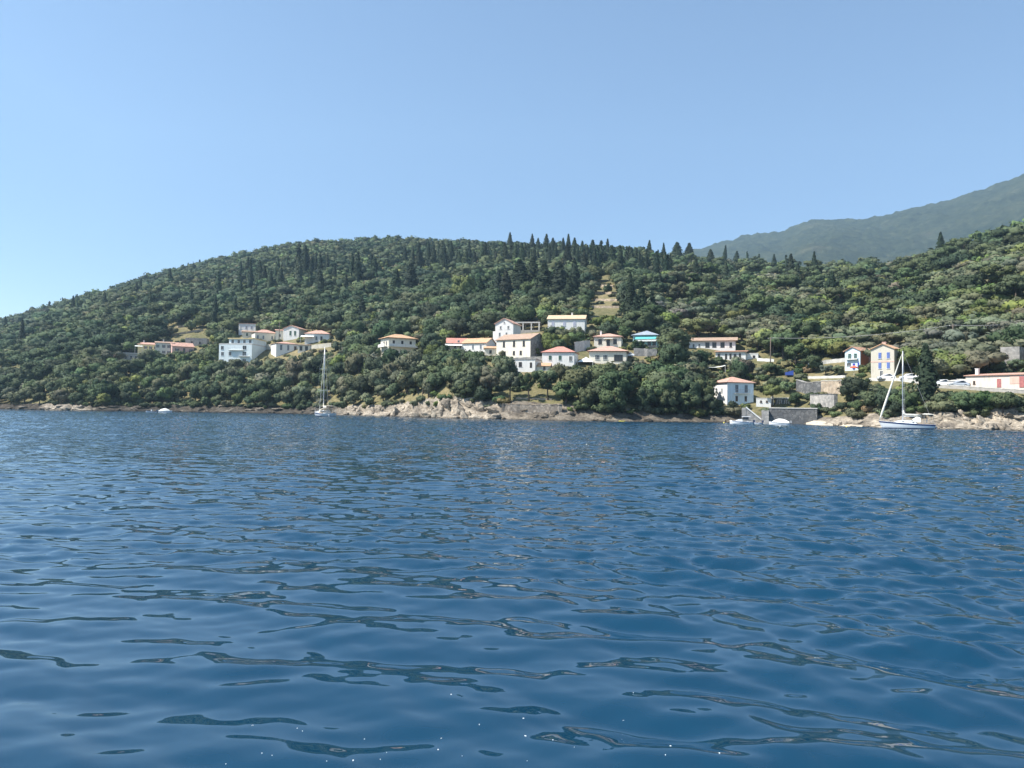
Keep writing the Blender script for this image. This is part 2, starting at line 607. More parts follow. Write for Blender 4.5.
def rock_material(name='shore_rock', bright=1.0, attr=False):
    m, nt, b, out = new_mat(name)
    geo = node(nt, 'ShaderNodeNewGeometry')
    mp = node(nt, 'ShaderNodeMapping')
    mp.inputs['Rotation'].default_value = (0.3, 0.75, 0.2)
    mp.inputs['Scale'].default_value = (1, 1, 2.2)
    nt.links.new(geo.outputs['Position'], mp.inputs['Vector'])
    n1 = node(nt, 'ShaderNodeTexNoise', Scale=0.22, Detail=9.0, Roughness=0.72)
    n2 = node(nt, 'ShaderNodeTexNoise', Scale=1.3, Detail=8.0, Roughness=0.75)
    nt.links.new(mp.outputs[0], n1.inputs['Vector'])
    nt.links.new(mp.outputs[0], n2.inputs['Vector'])
    k = bright
    c1 = ramp(nt, [(0.30, (0.10 * k, 0.085 * k, 0.07 * k)), (0.48, (0.28 * k, 0.24 * k, 0.19 * k)), (0.62, (0.49 * k, 0.425 * k, 0.335 * k)), (0.75, (0.52 * k, 0.41 * k, 0.28 * k))])
    nt.links.new(n1.outputs['Fac'], c1.inputs[0])
    c2 = ramp(nt, [(0.33, (0.35, 0.34, 0.33)), (0.55, (1.0, 1.0, 1.0)), (0.7, (1.25, 1.22, 1.18))])
    nt.links.new(n2.outputs['Fac'], c2.inputs[0])
    mx = node(nt, 'ShaderNodeMix', data_type='RGBA', blend_type='MULTIPLY')
    mx.inputs['Factor'].default_value = 0.9
    nt.links.new(c1.outputs[0], mx.inputs[6])
    nt.links.new(c2.outputs[0], mx.inputs[7])
    rock_out = mx.outputs[2]
    if attr:
        at_ = node(nt, 'ShaderNodeAttribute', attribute_name='pale')
        mr = node(nt, 'ShaderNodeMapRange')
        mr.inputs['To Min'].default_value = 0.19
        mr.inputs['To Max'].default_value = 1.15
        nt.links.new(at_.outputs['Fac'], mr.inputs['Value'])
        mv = node(nt, 'ShaderNodeVectorMath', operation='SCALE')
        nt.links.new(rock_out, mv.inputs[0])
        nt.links.new(mr.outputs[0], mv.inputs['Scale'])
        rock_out = mv.outputs[0]
    # wet, weed-darkened band at the tide line
    sp = node(nt, 'ShaderNodeSeparateXYZ')
    nt.links.new(geo.outputs['Position'], sp.inputs[0])
    ad = node(nt, 'ShaderNodeMath', operation='MULTIPLY_ADD')
    nt.links.new(n2.outputs['Fac'], ad.inputs[0])
    ad.inputs[1].default_value = 0.9
    nt.links.new(sp.outputs[2], ad.inputs[2])
    cw = ramp(nt, [(0.45, (0.24, 0.24, 0.23)), (0.85, (1, 1, 1))])
    nt.links.new(ad.outputs[0], cw.inputs[0])
    m3 = node(nt, 'ShaderNodeMix', data_type='RGBA', blend_type='MULTIPLY')
    m3.inputs['Factor'].default_value = 1.0
    nt.links.new(rock_out, m3.inputs[6])
    nt.links.new(cw.outputs[0], m3.inputs[7])
    nt.links.new(m3.outputs[2], b.inputs['Base Color'])
    bp = node(nt, 'ShaderNodeBump', Strength=0.9, Distance=0.35)
    nt.links.new(n2.outputs['Fac'], bp.inputs['Height'])
    nt.links.new(bp.outputs[0], b.inputs['Normal'])
    b.inputs['Roughness'].default_value = 0.9
    b.inputs['Specular IOR Level'].default_value = 0.2
    return m


M['hill'] = hill_material()
M['rock'] = rock_material('dark_shore_rock', 0.5)
M['rock_bank'] = rock_material('shore_bank_rock', 1.0, True)
M['rock_bright'] = rock_material('pale_limestone', 1.12)

azs = np.linspace(R(-44), R(44), 1500)
for nm, us, mt in (('rocky_shore', np.linspace(0.0, 1.9, 64), 'rock_bank'),
                   ('hillside', np.concatenate([np.linspace(1.88, 3.2, 60), np.linspace(3.24, 5.4, 110), np.linspace(5.5, 7, 10)]), 'hill')):
    A, U = np.meshgrid(azs if nm == 'rocky_shore' else azs[::2], us)
    X, Y, Z = ground_pt(A.ravel(), U.ravel())
    if nm == 'hillside':
        Z = Z - 0.02
    me = np_mesh(nm, np.stack([X, Y, Z], 1), grid_faces(len(us), A.shape[1]), M[mt], True)
    if nm == 'rocky_shore':
        pa = np.interp(A.ravel(), [ray(x_, 420)[0] for x_ in (-90, 36, 46, 86, 92, 330, 345, 500, 520, 735, 820, 840, 1100)], [0, 0, .8, .8, 0, 0.05, .8, 1, .35, .25, .5, 1, 1])
        pa = pa * np.clip(0.45 + 1.1 * fbm(X / 5, Y / 5, 3, 88), 0, 1.1)
        a_ = me.attributes.new('pale', 'FLOAT', 'POINT')
        a_.data.foreach_set('value', pa.astype(np.float32))
    o = bpy.data.objects.new(nm, me)
    COL.objects.link(o)
    tag(o, kind='structure')

# far mountain
ML = [(420, 300), (560, 275), (640, 262), (700, 250), (745, 239), (783, 234), (797, 228), (812, 223), (835, 222), (860, 222), (885, 218), (905, 212), (935, 205), (960, 199), (990, 190), (1024, 178), (1100, 152), (1250, 120)]
maz = np.array([ray(x, y)[0] for x, y in ML])
mt_ = np.array([ray(x, y)[1] for x, y in ML])
A1 = np.linspace(maz[0], maz[-1], 900)
T1 = np.interp(A1, maz, mt_)
T1 = np.convolve(np.pad(T1, 6, mode='edge'), np.ones(13) / 13, 'valid')
V1 = np.concatenate([np.linspace(0, 1, 170), [1.05, 1.12]])
A, V = np.meshgrid(A1, V1)
RIDGE = 3300.0
Rr = 1500 + (RIDGE - 1500) * V
Zr = np.interp(A.ravel(), A1, T1).reshape(A.shape) * RIDGE + CAM_H
prof = np.where(V <= 1, 0.18 + 0.82 * V ** 1.25, 1 - (V - 1) * 0.5)
Xm, Ym = Rr * np.sin(A), Rr * np.cos(A)
spur = (fbm(Xm / 700, Ym / 900, 4, 61, True) - 0.55) * 420 * np.clip(1 - V, 0, 1) * np.clip(V * 4, 0, 1)
canopy = fbm(Xm / 20, Ym / 26, 3, 71) * 16 + fbm(Xm / 80, Ym / 90, 3, 73) * 26
Zm = Zr * prof + spur + canopy - 10
mm, nt_, b_, out_ = new_mat('wooded_mountain_cover')
g_ = node(nt_, 'ShaderNodeNewGeometry')
na = node(nt_, 'ShaderNodeTexNoise', Scale=0.03, Detail=8.0, Roughness=0.85)
nb = node(nt_, 'ShaderNodeTexNoise', Scale=0.006, Detail=8.0, Roughness=0.7)
for n in (na, nb):
    nt_.links.new(g_.outputs['Position'], n.inputs['Vector'])
ca = ramp(nt_, [(0.40, (0.012, 0.020, 0.011)), (0.54, (0.055, 0.070, 0.034)), (0.66, (0.15, 0.145, 0.085))])
nt_.links.new(na.outputs['Fac'], ca.inputs[0])
cb = ramp(nt_, [(0.35, (0.026, 0.038, 0.020)), (0.58, (0.075, 0.084, 0.044)), (0.72, (0.20, 0.175, 0.11))])
nt_.links.new(nb.outputs['Fac'], cb.inputs[0])
mx_ = node(nt_, 'ShaderNodeMix', data_type='RGBA')
mx_.inputs['Factor'].default_value = 0.45
nt_.links.new(ca.outputs[0], mx_.inputs[6])
nt_.links.new(cb.outputs[0], mx_.inputs[7])
nt_.links.new(mx_.outputs[2], b_.inputs['Base Color'])
bp_ = node(nt_, 'ShaderNodeBump', Strength=1.0, Distance=14.0)
nt_.links.new(na.outputs['Fac'], bp_.inputs['Height'])
nt_.links.new(bp_.outputs[0], b_.inputs['Normal'])
b_.inputs['Roughness'].default_value = 1.0
b_.inputs['Specular IOR Level'].default_value = 0.0
o = bpy.data.objects.new('mountain', np_mesh('mountain', np.stack([Xm.ravel(), Ym.ravel(), Zm.ravel()], 1), grid_faces(len(V1), 900), mm))
COL.objects.link(o)
tag(o, kind='structure')

# ------------------------------------------------------------------ sea
SEA = {}


def sea_z(x, y):
    i = int(np.argmin(np.abs(SEA['aa'] - math.atan2(x, y))))
    j = int(np.argmin(np.abs(SEA['rr'] - math.hypot(x, y))))
    return float(SEA['Z'][j, i])


def make_sea():
    rr = [0.0, 0.8, 1.6, 2.4, 3.2]
    r = 3.6
    while r < 280:
        rr.append(r)
        r += min(max(0.0045 * r, 0.02), 0.23)
    rr += [282, 290, 310, 350, 420, 520, 700, 1000, 1400, 1900]
    rr = np.array(rr)
    core = np.linspace(R(-46), R(46), 1180)
    side = np.concatenate([np.linspace(46.5, 60, 40), np.linspace(61, 180, 90)])
    aa = np.concatenate([R(-side[::-1][:-1]), core, R(side)])
    aa[0] = -PI
    drr = np.gradient(rr)
    A, Rg = np.meshgrid(aa, rr)
    _, DR = np.meshgrid(aa, drr)
    X, Y = Rg * np.sin(A), Rg * np.cos(A)
    Z = np.zeros_like(X)
    g = np.random.default_rng(5)
    edge = Rg + (vnoise(X / 3.5, Y / 3.5, 3) - 0.5) * 3.0 + np.degrees(A) * 0.10
    riff = np.clip((edge - 10.3) / 2.6, 0, 1)          # beyond ~12 m a breeze ruffles the surface
    riff = riff * riff * (3 - 2 * riff)
    patch = 0.7 + 0.6 * vnoise(X / 22 + 3, Y / 34 + 8, 12)
    t_ = np.clip((A + 0.05) / 0.5, 0, 1)
    patch = patch * (0.95 + 0.48 * t_ * t_ * (3 - 2 * t_))     # livelier water to the east
    DA = np.abs(np.where(np.abs(A) < R(46), R(0.078), 0.02)) * Rg
    for i in range(150):
        lam = math.exp(g.uniform(math.log(0.17), math.log(2.1)))
        th = R(73) + g.normal(0, R(25 if lam > 0.6 else 32))       # travel direction, mostly toward or away
        if lam > 2.2:
            sl, kind = 0.007, 'both'
        elif lam > 0.85:
            sl, kind = 0.019, 'both'
        elif lam > 0.36:
            sl, kind = 0.0225, 'mix'
        else:
            sl, kind = 0.024, 'rough'
        k = 2 * PI / lam
        a = sl / k * 1.35
        ph = g.uniform(0, 2 * PI)
        res = np.clip((lam / np.maximum(DR, 1e-3) - 2.2) / 2.0, 0, 1) * np.clip((lam / np.maximum(DA, 1e-3) - 1.5) / 2, 0, 1)
        amp = a * res * (1.0 + 0.05 * riff if kind == 'both' else (0.72 + 0.60 * riff if kind == 'mix' else 0.17 + 0.85 * riff)) * patch
        # groups of waves come and go
        L_ = max(lam, .5)
        env = 0.65 + 0.5 * np.sin(X * 0.55 / L_ + ph * 5) * np.sin(Y * 0.40 / L_ - ph * 2)
        wob = 0.9 * np.sin(X * 0.31 / L_ + ph * 3) + 0.6 * np.sin(Y * 0.23 / L_ - ph)
        p = k * (X * math.cos(th) + Y * math.sin(th)) + ph + wob
        s = np.sin(p)
        Z += amp * env * (s + 0.16 * np.cos(2 * p))
    Z[0, :] = Z[0].mean()
    SEA.update(aa=aa, rr=rr, Z=Z)
    me = np_mesh('sea', np.stack([X.ravel(), Y.ravel(), Z.ravel()], 1), grid_faces(len(rr), len(aa)), None)
    m, nt, b, out = new_mat('sea_water')
    geo = node(nt, 'ShaderNodeNewGeometry')
    cd = node(nt, 'ShaderNodeVectorMath', operation='LENGTH')
    nt.links.new(geo.outputs['Position'], cd.inputs[0])
    # ripples too fine for the mesh, growing in size away from the boat
    mp = node(nt, 'ShaderNodeMapping')
    mp.inputs['Scale'].default_value = (0.55, 1.0, 1.0)
    nt.links.new(geo.outputs['Position'], mp.inputs['Vector'])
    n1 = node(nt, 'ShaderNodeTexNoise', Scale=2.6, Detail=1.0, Roughness=0.5)
    nt.links.new(mp.outputs[0], n1.inputs['Vector'])
    far = node(nt, 'ShaderNodeMapRange')
    far.inputs['From Min'].default_value = 22.0
    far.inputs['From Max'].default_value = 70.0
    far.inputs['To Min'].default_value = 0.0
    far.inputs['To Max'].default_value = 1.0
    nt.links.new(cd.outputs['Value'], far.inputs['Value'])
    bp = node(nt, 'ShaderNodeBump', Distance=0.13)
    nt.links.new(far.outputs[0], bp.inputs['Strength'])
    nt.links.new(n1.outputs['Fac'], bp.inputs['Height'])
    nt.links.new(bp.outputs[0], b.inputs['Normal'])
    b.inputs['Base Color'].default_value = (0.0030, 0.034, 0.069, 1)
    b.inputs['Roughness'].default_value = 0.015
    b.inputs['IOR'].default_value = 1.52
    b.inputs['Specular IOR Level'].default_value = 0.5
    me.materials.append(m)
    o = bpy.data.objects.new('sea', me)
    COL.objects.link(o)
    tag(o, kind='structure')


make_sea()

# haze: one closed box of even, thin air round everything
HAZE_D = 0.00015


def make_haze():
    m = bpy.data.materials.new('haze')
    m.use_nodes = True
    nt = m.node_tree
    nt.nodes.clear()
    out = nt.nodes.new('ShaderNodeOutputMaterial')
    v = nt.nodes.new('ShaderNodeVolumePrincipled')
    v.inputs['Color'].default_value = (0.52, 0.77, 1.0, 1)
    v.inputs['Density'].default_value = HAZE_D
    v.inputs['Anisotropy'].default_value = 0.2
    nt.links.new(v.outputs[0], out.inputs['Volume'])
    b = MB().box(-2000, 2900, -2000, 3700, -6, 1320)
    o = b.build('haze', m)
    tag(o, kind='stuff')
# ------------------------------------------------------------------ buildings
RECTS, FOOT, LANDMARKS = [], [], []


def slab_quad(mb, a, b, c, d, th):
    """a thick plate on four corners"""
    a, b, c, d = map(Vector, (a, b, c, d))
    n = (b - a).cross(d - a).normalized() * th
    mb.add([a - n, b - n, c - n, d - n, a, b, c, d], [(3, 2, 1, 0), (4, 5, 6, 7), (0, 1, 5, 4), (1, 2, 6, 5), (2, 3, 7, 6), (3, 0, 4, 7)])


def slab_tri(mb, a, b, c, th):
    a, b, c = map(Vector, (a, b, c))
    n = (b - a).cross(c - a).normalized() * th
    mb.add([a - n, b - n, c - n, a, b, c], [(2, 1, 0), (3, 4, 5), (0, 1, 4, 3), (1, 2, 5, 4), (2, 0, 3, 5)])


def face_mx(face, w, d, xf, z, y_off=0.0):
    """local frame of a spot on a wall: x along the wall, -y outward"""
    if face == 'F':
        return Matrix.Translation((xf * w / 2, y_off, z))
    if face == 'L':
        return Matrix.Translation((-w / 2, d / 2 - xf * d / 2, z)) @ Matrix.Rotation(R(-90), 4, 'Z')
    if face == 'R':
        return Matrix.Translation((w / 2, d / 2 + xf * d / 2, z)) @ Matrix.Rotation(R(90), 4, 'Z')


def opening(root, kind, mx, ww, wh, frame, shutter=None, closed=False, panes=2):
    """window or door, its frame the object, its panes and shutters the sub-parts"""
    f = MB()
    t, p = 0.07, 0.06
    f.box(-ww / 2, -ww / 2 + t, -p, 0.01, 0, wh, mx).box(ww / 2 - t, ww / 2, -p, 0.01, 0, wh, mx)
    f.box(-ww / 2 + t, ww / 2 - t, -p, 0.01, wh - t, wh, mx)
    if kind == 'window':
        f.box(-ww / 2 - 0.08, ww / 2 + 0.08, -0.14, 0.01, -0.07, 0, mx)
    for i in range(1, panes):
        x = -ww / 2 + ww * i / panes
        f.box(x - 0.03, x + 0.03, -p * 0.9, 0.01, 0, wh - t, mx)
    o = f.build(kind, frame, root)
    g = MB().box(-ww / 2 + t, ww / 2 - t, -0.022, 0.012, 0.0, wh - t, mx)
    g.build('pane', M['glass'], o)
    if shutter is not None:
        if closed:
            for s in (-1, 1):
                MB().box(s * ww / 4 - ww / 4 + 0.02, s * ww / 4 + ww / 4 - 0.02, -0.10, -0.07, 0.01, wh - 0.03, mx).build('shutter', shutter, o)
        else:
            for s in (-1, 1):
                x = s * (ww / 2 + ww * 0.27)
                MB().box(x - ww * 0.25, x + ww * 0.25, -0.05, -0.01, 0, wh, mx).build('shutter', shutter, o)
    return o


def roof_mb(kind, w, d, h, rise, oh, th=0.16):
    mb = MB()
    x0, x1, y0, y1 = -w / 2 - oh, w / 2 + oh, -oh, d + oh
    if kind == 'gable_x':            # ridge runs along the front
        ym = d / 2
        dz = rise * oh / (d / 2)
        slab_quad(mb, (x0, y0, h - dz + .03), (x1, y0, h - dz + .03), (x1, ym, h + rise + .03), (x0, ym, h + rise + .03), -th)
        slab_quad(mb, (x1, y1, h - dz + .03), (x0, y1, h - dz + .03), (x0, ym, h + rise + .03), (x1, ym, h + rise + .03), -th)
    elif kind == 'gable_y':          # the gable is the front
        dz = rise * oh / (w / 2)
        slab_quad(mb, (x0, y1, h - dz + .03), (x0, y0, h - dz + .03), (0, y0, h + rise + .03), (0, y1, h + rise + .03), -th)
        slab_quad(mb, (x1, y0, h - dz + .03), (x1, y1, h - dz + .03), (0, y1, h + rise + .03), (0, y0, h + rise + .03), -th)
    elif kind == 'hip':
        z0, zr = h + .03, h + rise + .03
        if w >= d:
            a = (d / 2) * 0.98
            p, q = (-w / 2 + a, d / 2, zr), (w / 2 - a, d / 2, zr)
        else:
            a = w / 2
            p, q = (0, a, zr), (0, d - a, zr)
        A, B, C, D = (x0, y0, z0), (x1, y0, z0), (x1, y1, z0), (x0, y1, z0)
        if w >= d:
            slab_quad(mb, A, B, q, p, -th)
            slab_quad(mb, C, D, p, q, -th)
            slab_tri(mb, B, C, q, -th)
            slab_tri(mb, D, A, p, -th)
        else:
            slab_tri(mb, A, B, p, -th)
            slab_quad(mb, B, C, q, p, -th)
            slab_tri(mb, C, D, q, -th)
            slab_quad(mb, D, A, p, q, -th)
    elif kind == 'shed':             # one slope falling to the front
        slab_quad(mb, (x0, y0, h - .05), (x1, y0, h - .05), (x1, y1, h + rise), (x0, y1, h + rise), -th)
    else:                            # flat deck with a low parapet
        mb.box(x0, x1, y0, y1, h + 0.002, h + 0.16)
        for bx in ((x0, x1, y0, y0 + .18), (x0, x1, y1 - .18, y1), (x0, x0 + .18, y0 + .18, y1 - .18), (x1 - .18, x1, y0 + .18, y1 - .18)):
            mb.box(*bx, h + 0.16, h + 0.16 + rise)
    return mb


def walls_mb(kind, w, d, h, rise, fnd):
    mb = MB()
    if kind == 'gable_y':
        mb.prism([(-w / 2, -fnd), (w / 2, -fnd), (w / 2, h), (0, h + rise), (-w / 2, h)], 0, d)
    elif kind == 'gable_x':
        vs = []
        for x in (-w / 2, w / 2):
            vs += [(x, 0, -fnd), (x, d, -fnd), (x, d, h), (x, d / 2, h + rise), (x, 0, h)]
        mb.add(vs, [(0, 1, 2, 3, 4)[::-1], (5, 6, 7, 8, 9)] + [(i, (i + 1) % 5, 5 + (i + 1) % 5, 5 + i) for i in range(5)])
    elif kind == 'shed':
        vs = []
        for x in (-w / 2, w / 2):
            vs += [(x, 0, -fnd), (x, d, -fnd), (x, d, h + rise - .1), (x, 0, h - .1)]
        mb.add(vs, [(3, 2, 1, 0), (4, 5, 6, 7)] + [(i, (i + 1) % 4, 4 + (i + 1) % 4, 4 + i) for i in range(4)])
    else:
        mb.box(-w / 2, w / 2, 0, d, -fnd, h)
    return mb


class House:
    def __init__(s, name, label, cat, px, py, W, H, rot, d, roof, rise, wall, rmat, lm=None, oh=0.35, fnd=3.0, r=None, grp=None, keep=1.0, side_px=None, rect=None, dr=0.0):
        if r is None:
            p = ground_at_pixel(px, py)
            r = math.hypot(p.x, p.y)
        r += dr
        p = at(px, py, r)
        az = math.atan2(p.x, p.y)
        k = p.y / F
        s.k = k
        s.w = w_ = W * k / max(0.3, math.cos(R(rot)))
        s.h = h = H * k
        s.d = d if side_px is None else side_px * k / abs(math.sin(R(rot)))
        s.rise = rise = rise * k
        s.roof, s.wall = roof, wall
        s.root = empty(name, p, R(rot) - az, label, cat, grp)
        s.mx = Matrix.Translation(p) @ Matrix.Rotation(R(rot) - az, 4, 'Z')
        walls_mb(roof, s.w, s.d, h, rise, fnd).build('wall', M[wall], s.root)
        s.ro = roof_mb(roof, s.w, s.d, h, rise, oh).build('roof', M[rmat], s.root)
        c = s.mx @ Vector((0, s.d / 2, 0))
        FOOT.append((c.x, c.y, 0.5 * math.hypot(s.w, s.d) + 0.8))
        pts = [pix(s.mx @ Vector((x, y, z))) for x in (-s.w / 2, s.w / 2) for y in (0, s.d * 0.6) for z in (0, h + rise * (0.9 if roof != 'flat' else 0))]
        x0, x1 = min(q[0] for q in pts), max(q[0] for q in pts)
        y0 = min(q[1] for q in pts)
        y1 = y0 + (py - y0) * keep * 0.66
        RECTS.append(rect or (x0, y0, x1, y1, r))
        if lm:
            LANDMARKS.append((lm, (x0 + x1) / 2, (y0 + py) / 2))

    def wins(s, face, z, xs, ww, wh, frame='frame_white', sh=None, closed=False, kind='window', panes=2, y_off=0.0):
        """z, ww, wh in pixels of this house's distance"""
        for x in xs:
            opening(s.root, kind, face_mx(face, s.w, s.d, x, z * s.k, y_off), ww * s.k, wh * s.k, M[frame], M[sh] if sh else None, closed, panes)
        return s

    def chimney(s, x, y, hgt=1.0, sz=0.55, mat='white'):
        x, y = x * s.w / 2, y * s.d
        z0 = s.h + 0.1
        b = MB().box(x - sz / 2, x + sz / 2, y - sz / 2, y + sz / 2, z0, s.h + s.rise + hgt)
        b.box(x - sz / 2 - .07, x + sz / 2 + .07, y - sz / 2 - .07, y + sz / 2 + .07, s.h + s.rise + hgt + .004, s.h + s.rise + hgt + 0.11)
        b.build('chimney', M[mat], s.ro)
        return s

    def balcony(s, face, z, x, ww, dep, mat='white', rail='metal', solid=False):
        mx = face_mx(face, s.w, s.d, x, z * s.k)
        ww *= s.k
        o = MB().box(-ww / 2, ww / 2, -dep, 0.0, -0.16, 0, mx).build('balcony', M[mat], s.root)
        rb = MB()
        if solid:
            rb.box(-ww / 2, ww / 2, -dep, -dep + .12, 0.004, 0.9, mx)
        else:
            n = max(4, int(ww / 0.35))
            for i in range(n + 1):
                xx = -ww / 2 + 0.03 + (ww - 0.06) * i / n
                rb.box(xx - .018, xx + .018, -dep + .03, -dep + .066, 0.004, 0.9, mx)
            rb.box(-ww / 2, ww / 2, -dep + .02, -dep + .08, 0.9, 0.96, mx)
            for e in (-1, 1):
                rb.box(e * (ww / 2 - .03) - .025, e * (ww / 2 - .03) + .025, -dep + .08, -.02, 0.9, 0.955, mx)
        rb.build('railing', M[rail], o)
        return s

    def awning(s, face, z, x, ww, dep, drop, mat='awning_white', posts=True):
        mx = face_mx(face, s.w, s.d, x, z * s.k)
        ww *= s.k
        mb = MB()
        a, b, c, d_ = [mx @ Vector(v) for v in ((-ww / 2, -dep, -drop), (ww / 2, -dep, -drop), (ww / 2, -0.01, 0), (-ww / 2, -0.01, 0))]
        slab_quad(mb, a, b, c, d_, -0.05)
        o = mb.build('awning', M[mat], s.root)
        if posts:
            for e in (-1, 1):
                MB().box(e * (ww / 2 - .1) - .05, e * (ww / 2 - .1) + .05, -dep + .02, -dep + .12, -z * s.k - 0.5, -drop - .055, mx).build('post', M['frame_white'], o)
        return s


# --- the row of pale houses on the left slope
h = House('holiday_house', 'pale yellow two-storey house with a white awning, at the western end of the row', 'house', 147.5, 355.0, 18, 10.5, 0, 7, 'gable_x', 2.2, 'pale_yellow', 'tile_pink', 'the pale yellow house', keep=0.8)
h.wins('F', 1.2, (-.1, .7), 1.6, 2.4, sh='sh_brown', closed=False).wins('F', 6.2, (-.2, .3, .8), 1.5, 2.6, sh='sh_brown').awning('F', 9.0, -0.9, 7, 2.2, 0.5).chimney(-.4, .5)
h = House('holiday_house', 'cream two-storey house with paired dark shutters in the middle of the row', 'house', 164.5, 355.0, 17, 12.0, 0, 7, 'gable_x', 1.6, 'cream', 'tile_brown', 'the cream row house', keep=0.8)
h.wins('F', 1.6, (-.75, -.1, .45), 1.4, 2.6, sh='sh_brown').wins('F', 7.2, (-.75, -.1, .45), 1.4, 3.0, sh='sh_brown').chimney(-.15, .5)
h = House('holiday_house', 'pink gabled house with dark openings at the eastern end of the row', 'house', 183, 353.5, 20, 7.0, 14, 7, 'gable_x', 4.0, 'pink', 'tile_pink', 'the pink house', keep=0.85)
h.wins('F', 1.6, (-.55, .75), 1.8, 3.0, sh='sh_brown').wins('F', 1.2, (.1,), 2.0, 4.2, kind='door', frame='frame_brown')
h = House('terrace_building', 'low grey terrace building with a veranda of white posts, below the pale yellow house', 'building', 131, 360.5, 15, 7.0, 0, 5, 'flat', 0.4, 'concrete', 'pale_concrete', None, oh=0.2, keep=0.8)
h.wins('F', 1.0, (-.6, 0, .6), 2.4, 4.0, frame='frame_white', panes=2)
h = House('roofless_house', 'grey roofless stone house shell standing above the pink house', 'ruin', 196, 346, 20, 7.0, -12, 6, 'flat', 0.7, 'stone', 'stone', 'the roofless shell', oh=0.02, keep=0.8)
h.wins('F', 2.0, (-.4, .35), 1.6, 2.6, frame='frame_brown')

# --- the cluster above the left shore
h = House('apartment_block', 'ice blue four-storey block of flats with rows of dark windows and yellow roof deck', 'apartment block', 235, 365, 31, 20.5, -26, 9, 'flat', 0.8, 'ice_wall', 'pale_concrete', 'the ice blue block', oh=0.02, keep=0.85, side_px=15)
for z in (2.2, 9.6, 15.6):
    h.wins('F', z, (-.78, -.32) if z < 15 else (-.8,), 3.0, 3.6, sh=None, panes=2)
    h.wins('F', z, (.55,), 4.0, 4.0, panes=2)
h.balcony('F', 8.9, 0.55, 11, 1.1).balcony('F', 15.0, 0.05, 16, 0.9)
k = h.k
t = MB().box(-h.w / 2 + 9.0 * k, h.w / 2 - .05, 1.2, h.d - .05, h.h + .17, h.h + 6.0 * k).build('penthouse', M['ice_wall'], h.root)
for x in (-.42, -.05, .3, .65):
    opening(h.root, 'window', Matrix.Translation((x * h.w / 2 + 1.2, 1.2, h.h + 0.7)), 2.6 * k, 3.4 * k, M['frame_white'], None)
MB().box(-h.w / 2 + 8.2 * k, h.w / 2 + .1, 0.6, h.d, h.h + 6.0 * k + .003, h.h + 6.9 * k).build('roof_deck', M['yellow_deck'], h.ro)
h = House('small_house', 'narrow white two-storey house highest of the left cluster, with thin pink roof edge', 'house', 247, 334, 16, 10.5, -18, 6, 'shed', 1.0, 'white', 'tile_pink', 'the topmost house', keep=0.9)
h.wins('F', 5.0, (-.1, .55), 1.4, 3.0, sh='sh_lilac').wins('F', 5.0, (-.75,), 1.0, 2.6)
h = House('small_house', 'low cream house with a brownish tile roof tucked behind the ice blue block', 'house', 249, 337.5, 13, 5.6, 0, 6, 'gable_x', 1.6, 'cream', 'tile_brown', None, keep=0.9)
h.wins('F', 1.4, (-.3, .5), 1.8, 3.0, sh='sh_green', closed=True)
h = House('villa', 'cream villa with pink hipped roof and dark shutters above the ice blue block', 'house', 266, 342.5, 21, 9.5, 12, 8, 'hip', 3.8, 'cream', 'tile_pink', 'the cream villa', keep=0.9)
h.wins('F', 3.2, (-.75, -.25, .55, .85), 1.6, 3.6, sh='sh_grey', closed=True)
h = House('small_house', 'small cream house with flat pink tile roof squeezed between villa and white gabled house', 'house', 279.5, 340, 8, 9.5, 0, 6, 'shed', 2.0, 'cream', 'tile_pink', None, keep=0.9)
h.wins('F', 3.0, (.1,), 1.6, 3.0)
h = House('gabled_house', 'white gabled house with two tall dark green shuttered windows in the left cluster', 'house', 291, 340, 15, 11.5, -24, 9, 'gable_y', 3.0, 'white', 'tile_pink', 'the green-shuttered house', keep=0.9, side_px=9)
h.wins('F', 4.6, (-.1, .5), 2.0, 4.6, sh='sh_green', closed=True)
h = House('villa', 'pale villa with pink hipped roof and white awning at the eastern edge of the cluster', 'house', 317, 342.0, 24, 8.0, -10, 8, 'hip', 4.2, 'white', 'tile_pink', 'the awning villa', keep=0.9)
h.wins('F', 2.0, (-.05,), 1.8, 3.6, sh='sh_grey', closed=True).wins('F', 1.2, (.35,), 2.0, 4.6, kind='door', frame='frame_brown').awning('F', 6.2, -.75, 13, 2.4, 0.7)
h = House('cottage', 'low white cottage with pink hipped roof and grey shuttered windows above the shore trees', 'house', 287, 353, 21, 9.0, 16, 8, 'hip', 2.4, 'white', 'tile_pink', 'the low white cottage', keep=0.85)
h.wins('F', 2.6, (-.55, .1), 2.0, 5.4, sh='sh_grey', closed=True).wins('F', 1.6, (.75,), 2.4, 5.6, kind='door', frame='frame_brown')
h = House('veranda', 'shaded cream veranda with brown lean-to roof joined to the low white cottage', 'veranda', 304, 351.5, 12, 6.5, -6, 5, 'shed', 1.2, 'cream', 'tile_brown', None, keep=0.85)
h.wins('F', 0.8, (-.5, .4), 2.8, 4.6, frame='frame_brown', kind='door')

# --- the cream house by itself
h = House('balcony_house', 'cream two-storey house standing alone with orange hipped roof and wrap-round balcony', 'house', 402, 357, 27, 18.5, 22, 8, 'hip', 4.6, 'cream', 'tile_orange', 'the balcony house', oh=0.75, keep=0.82)
h.wins('F', 11.2, (-.62, .0, .62), 2.3, 5.0, frame='frame_brown', kind='door').wins('L', 11.2, (-.1, .5), 2.0, 4.4, sh='sh_brown').wins('F', 3.0, (-.6,), 2.0, 4.4, sh=None, frame='frame_brown').wins('F', 2.0, (.2,), 2.6, 5.4, kind='door', frame='frame_brown')
h.balcony('F', 10.2, 0.0, 31, 1.5, solid=True, rail='white').balcony('L', 10.2, 0.0, 18, 1.3, solid=True, rail='white').balcony('F', 0.6, -0.25, 24, 1.6)

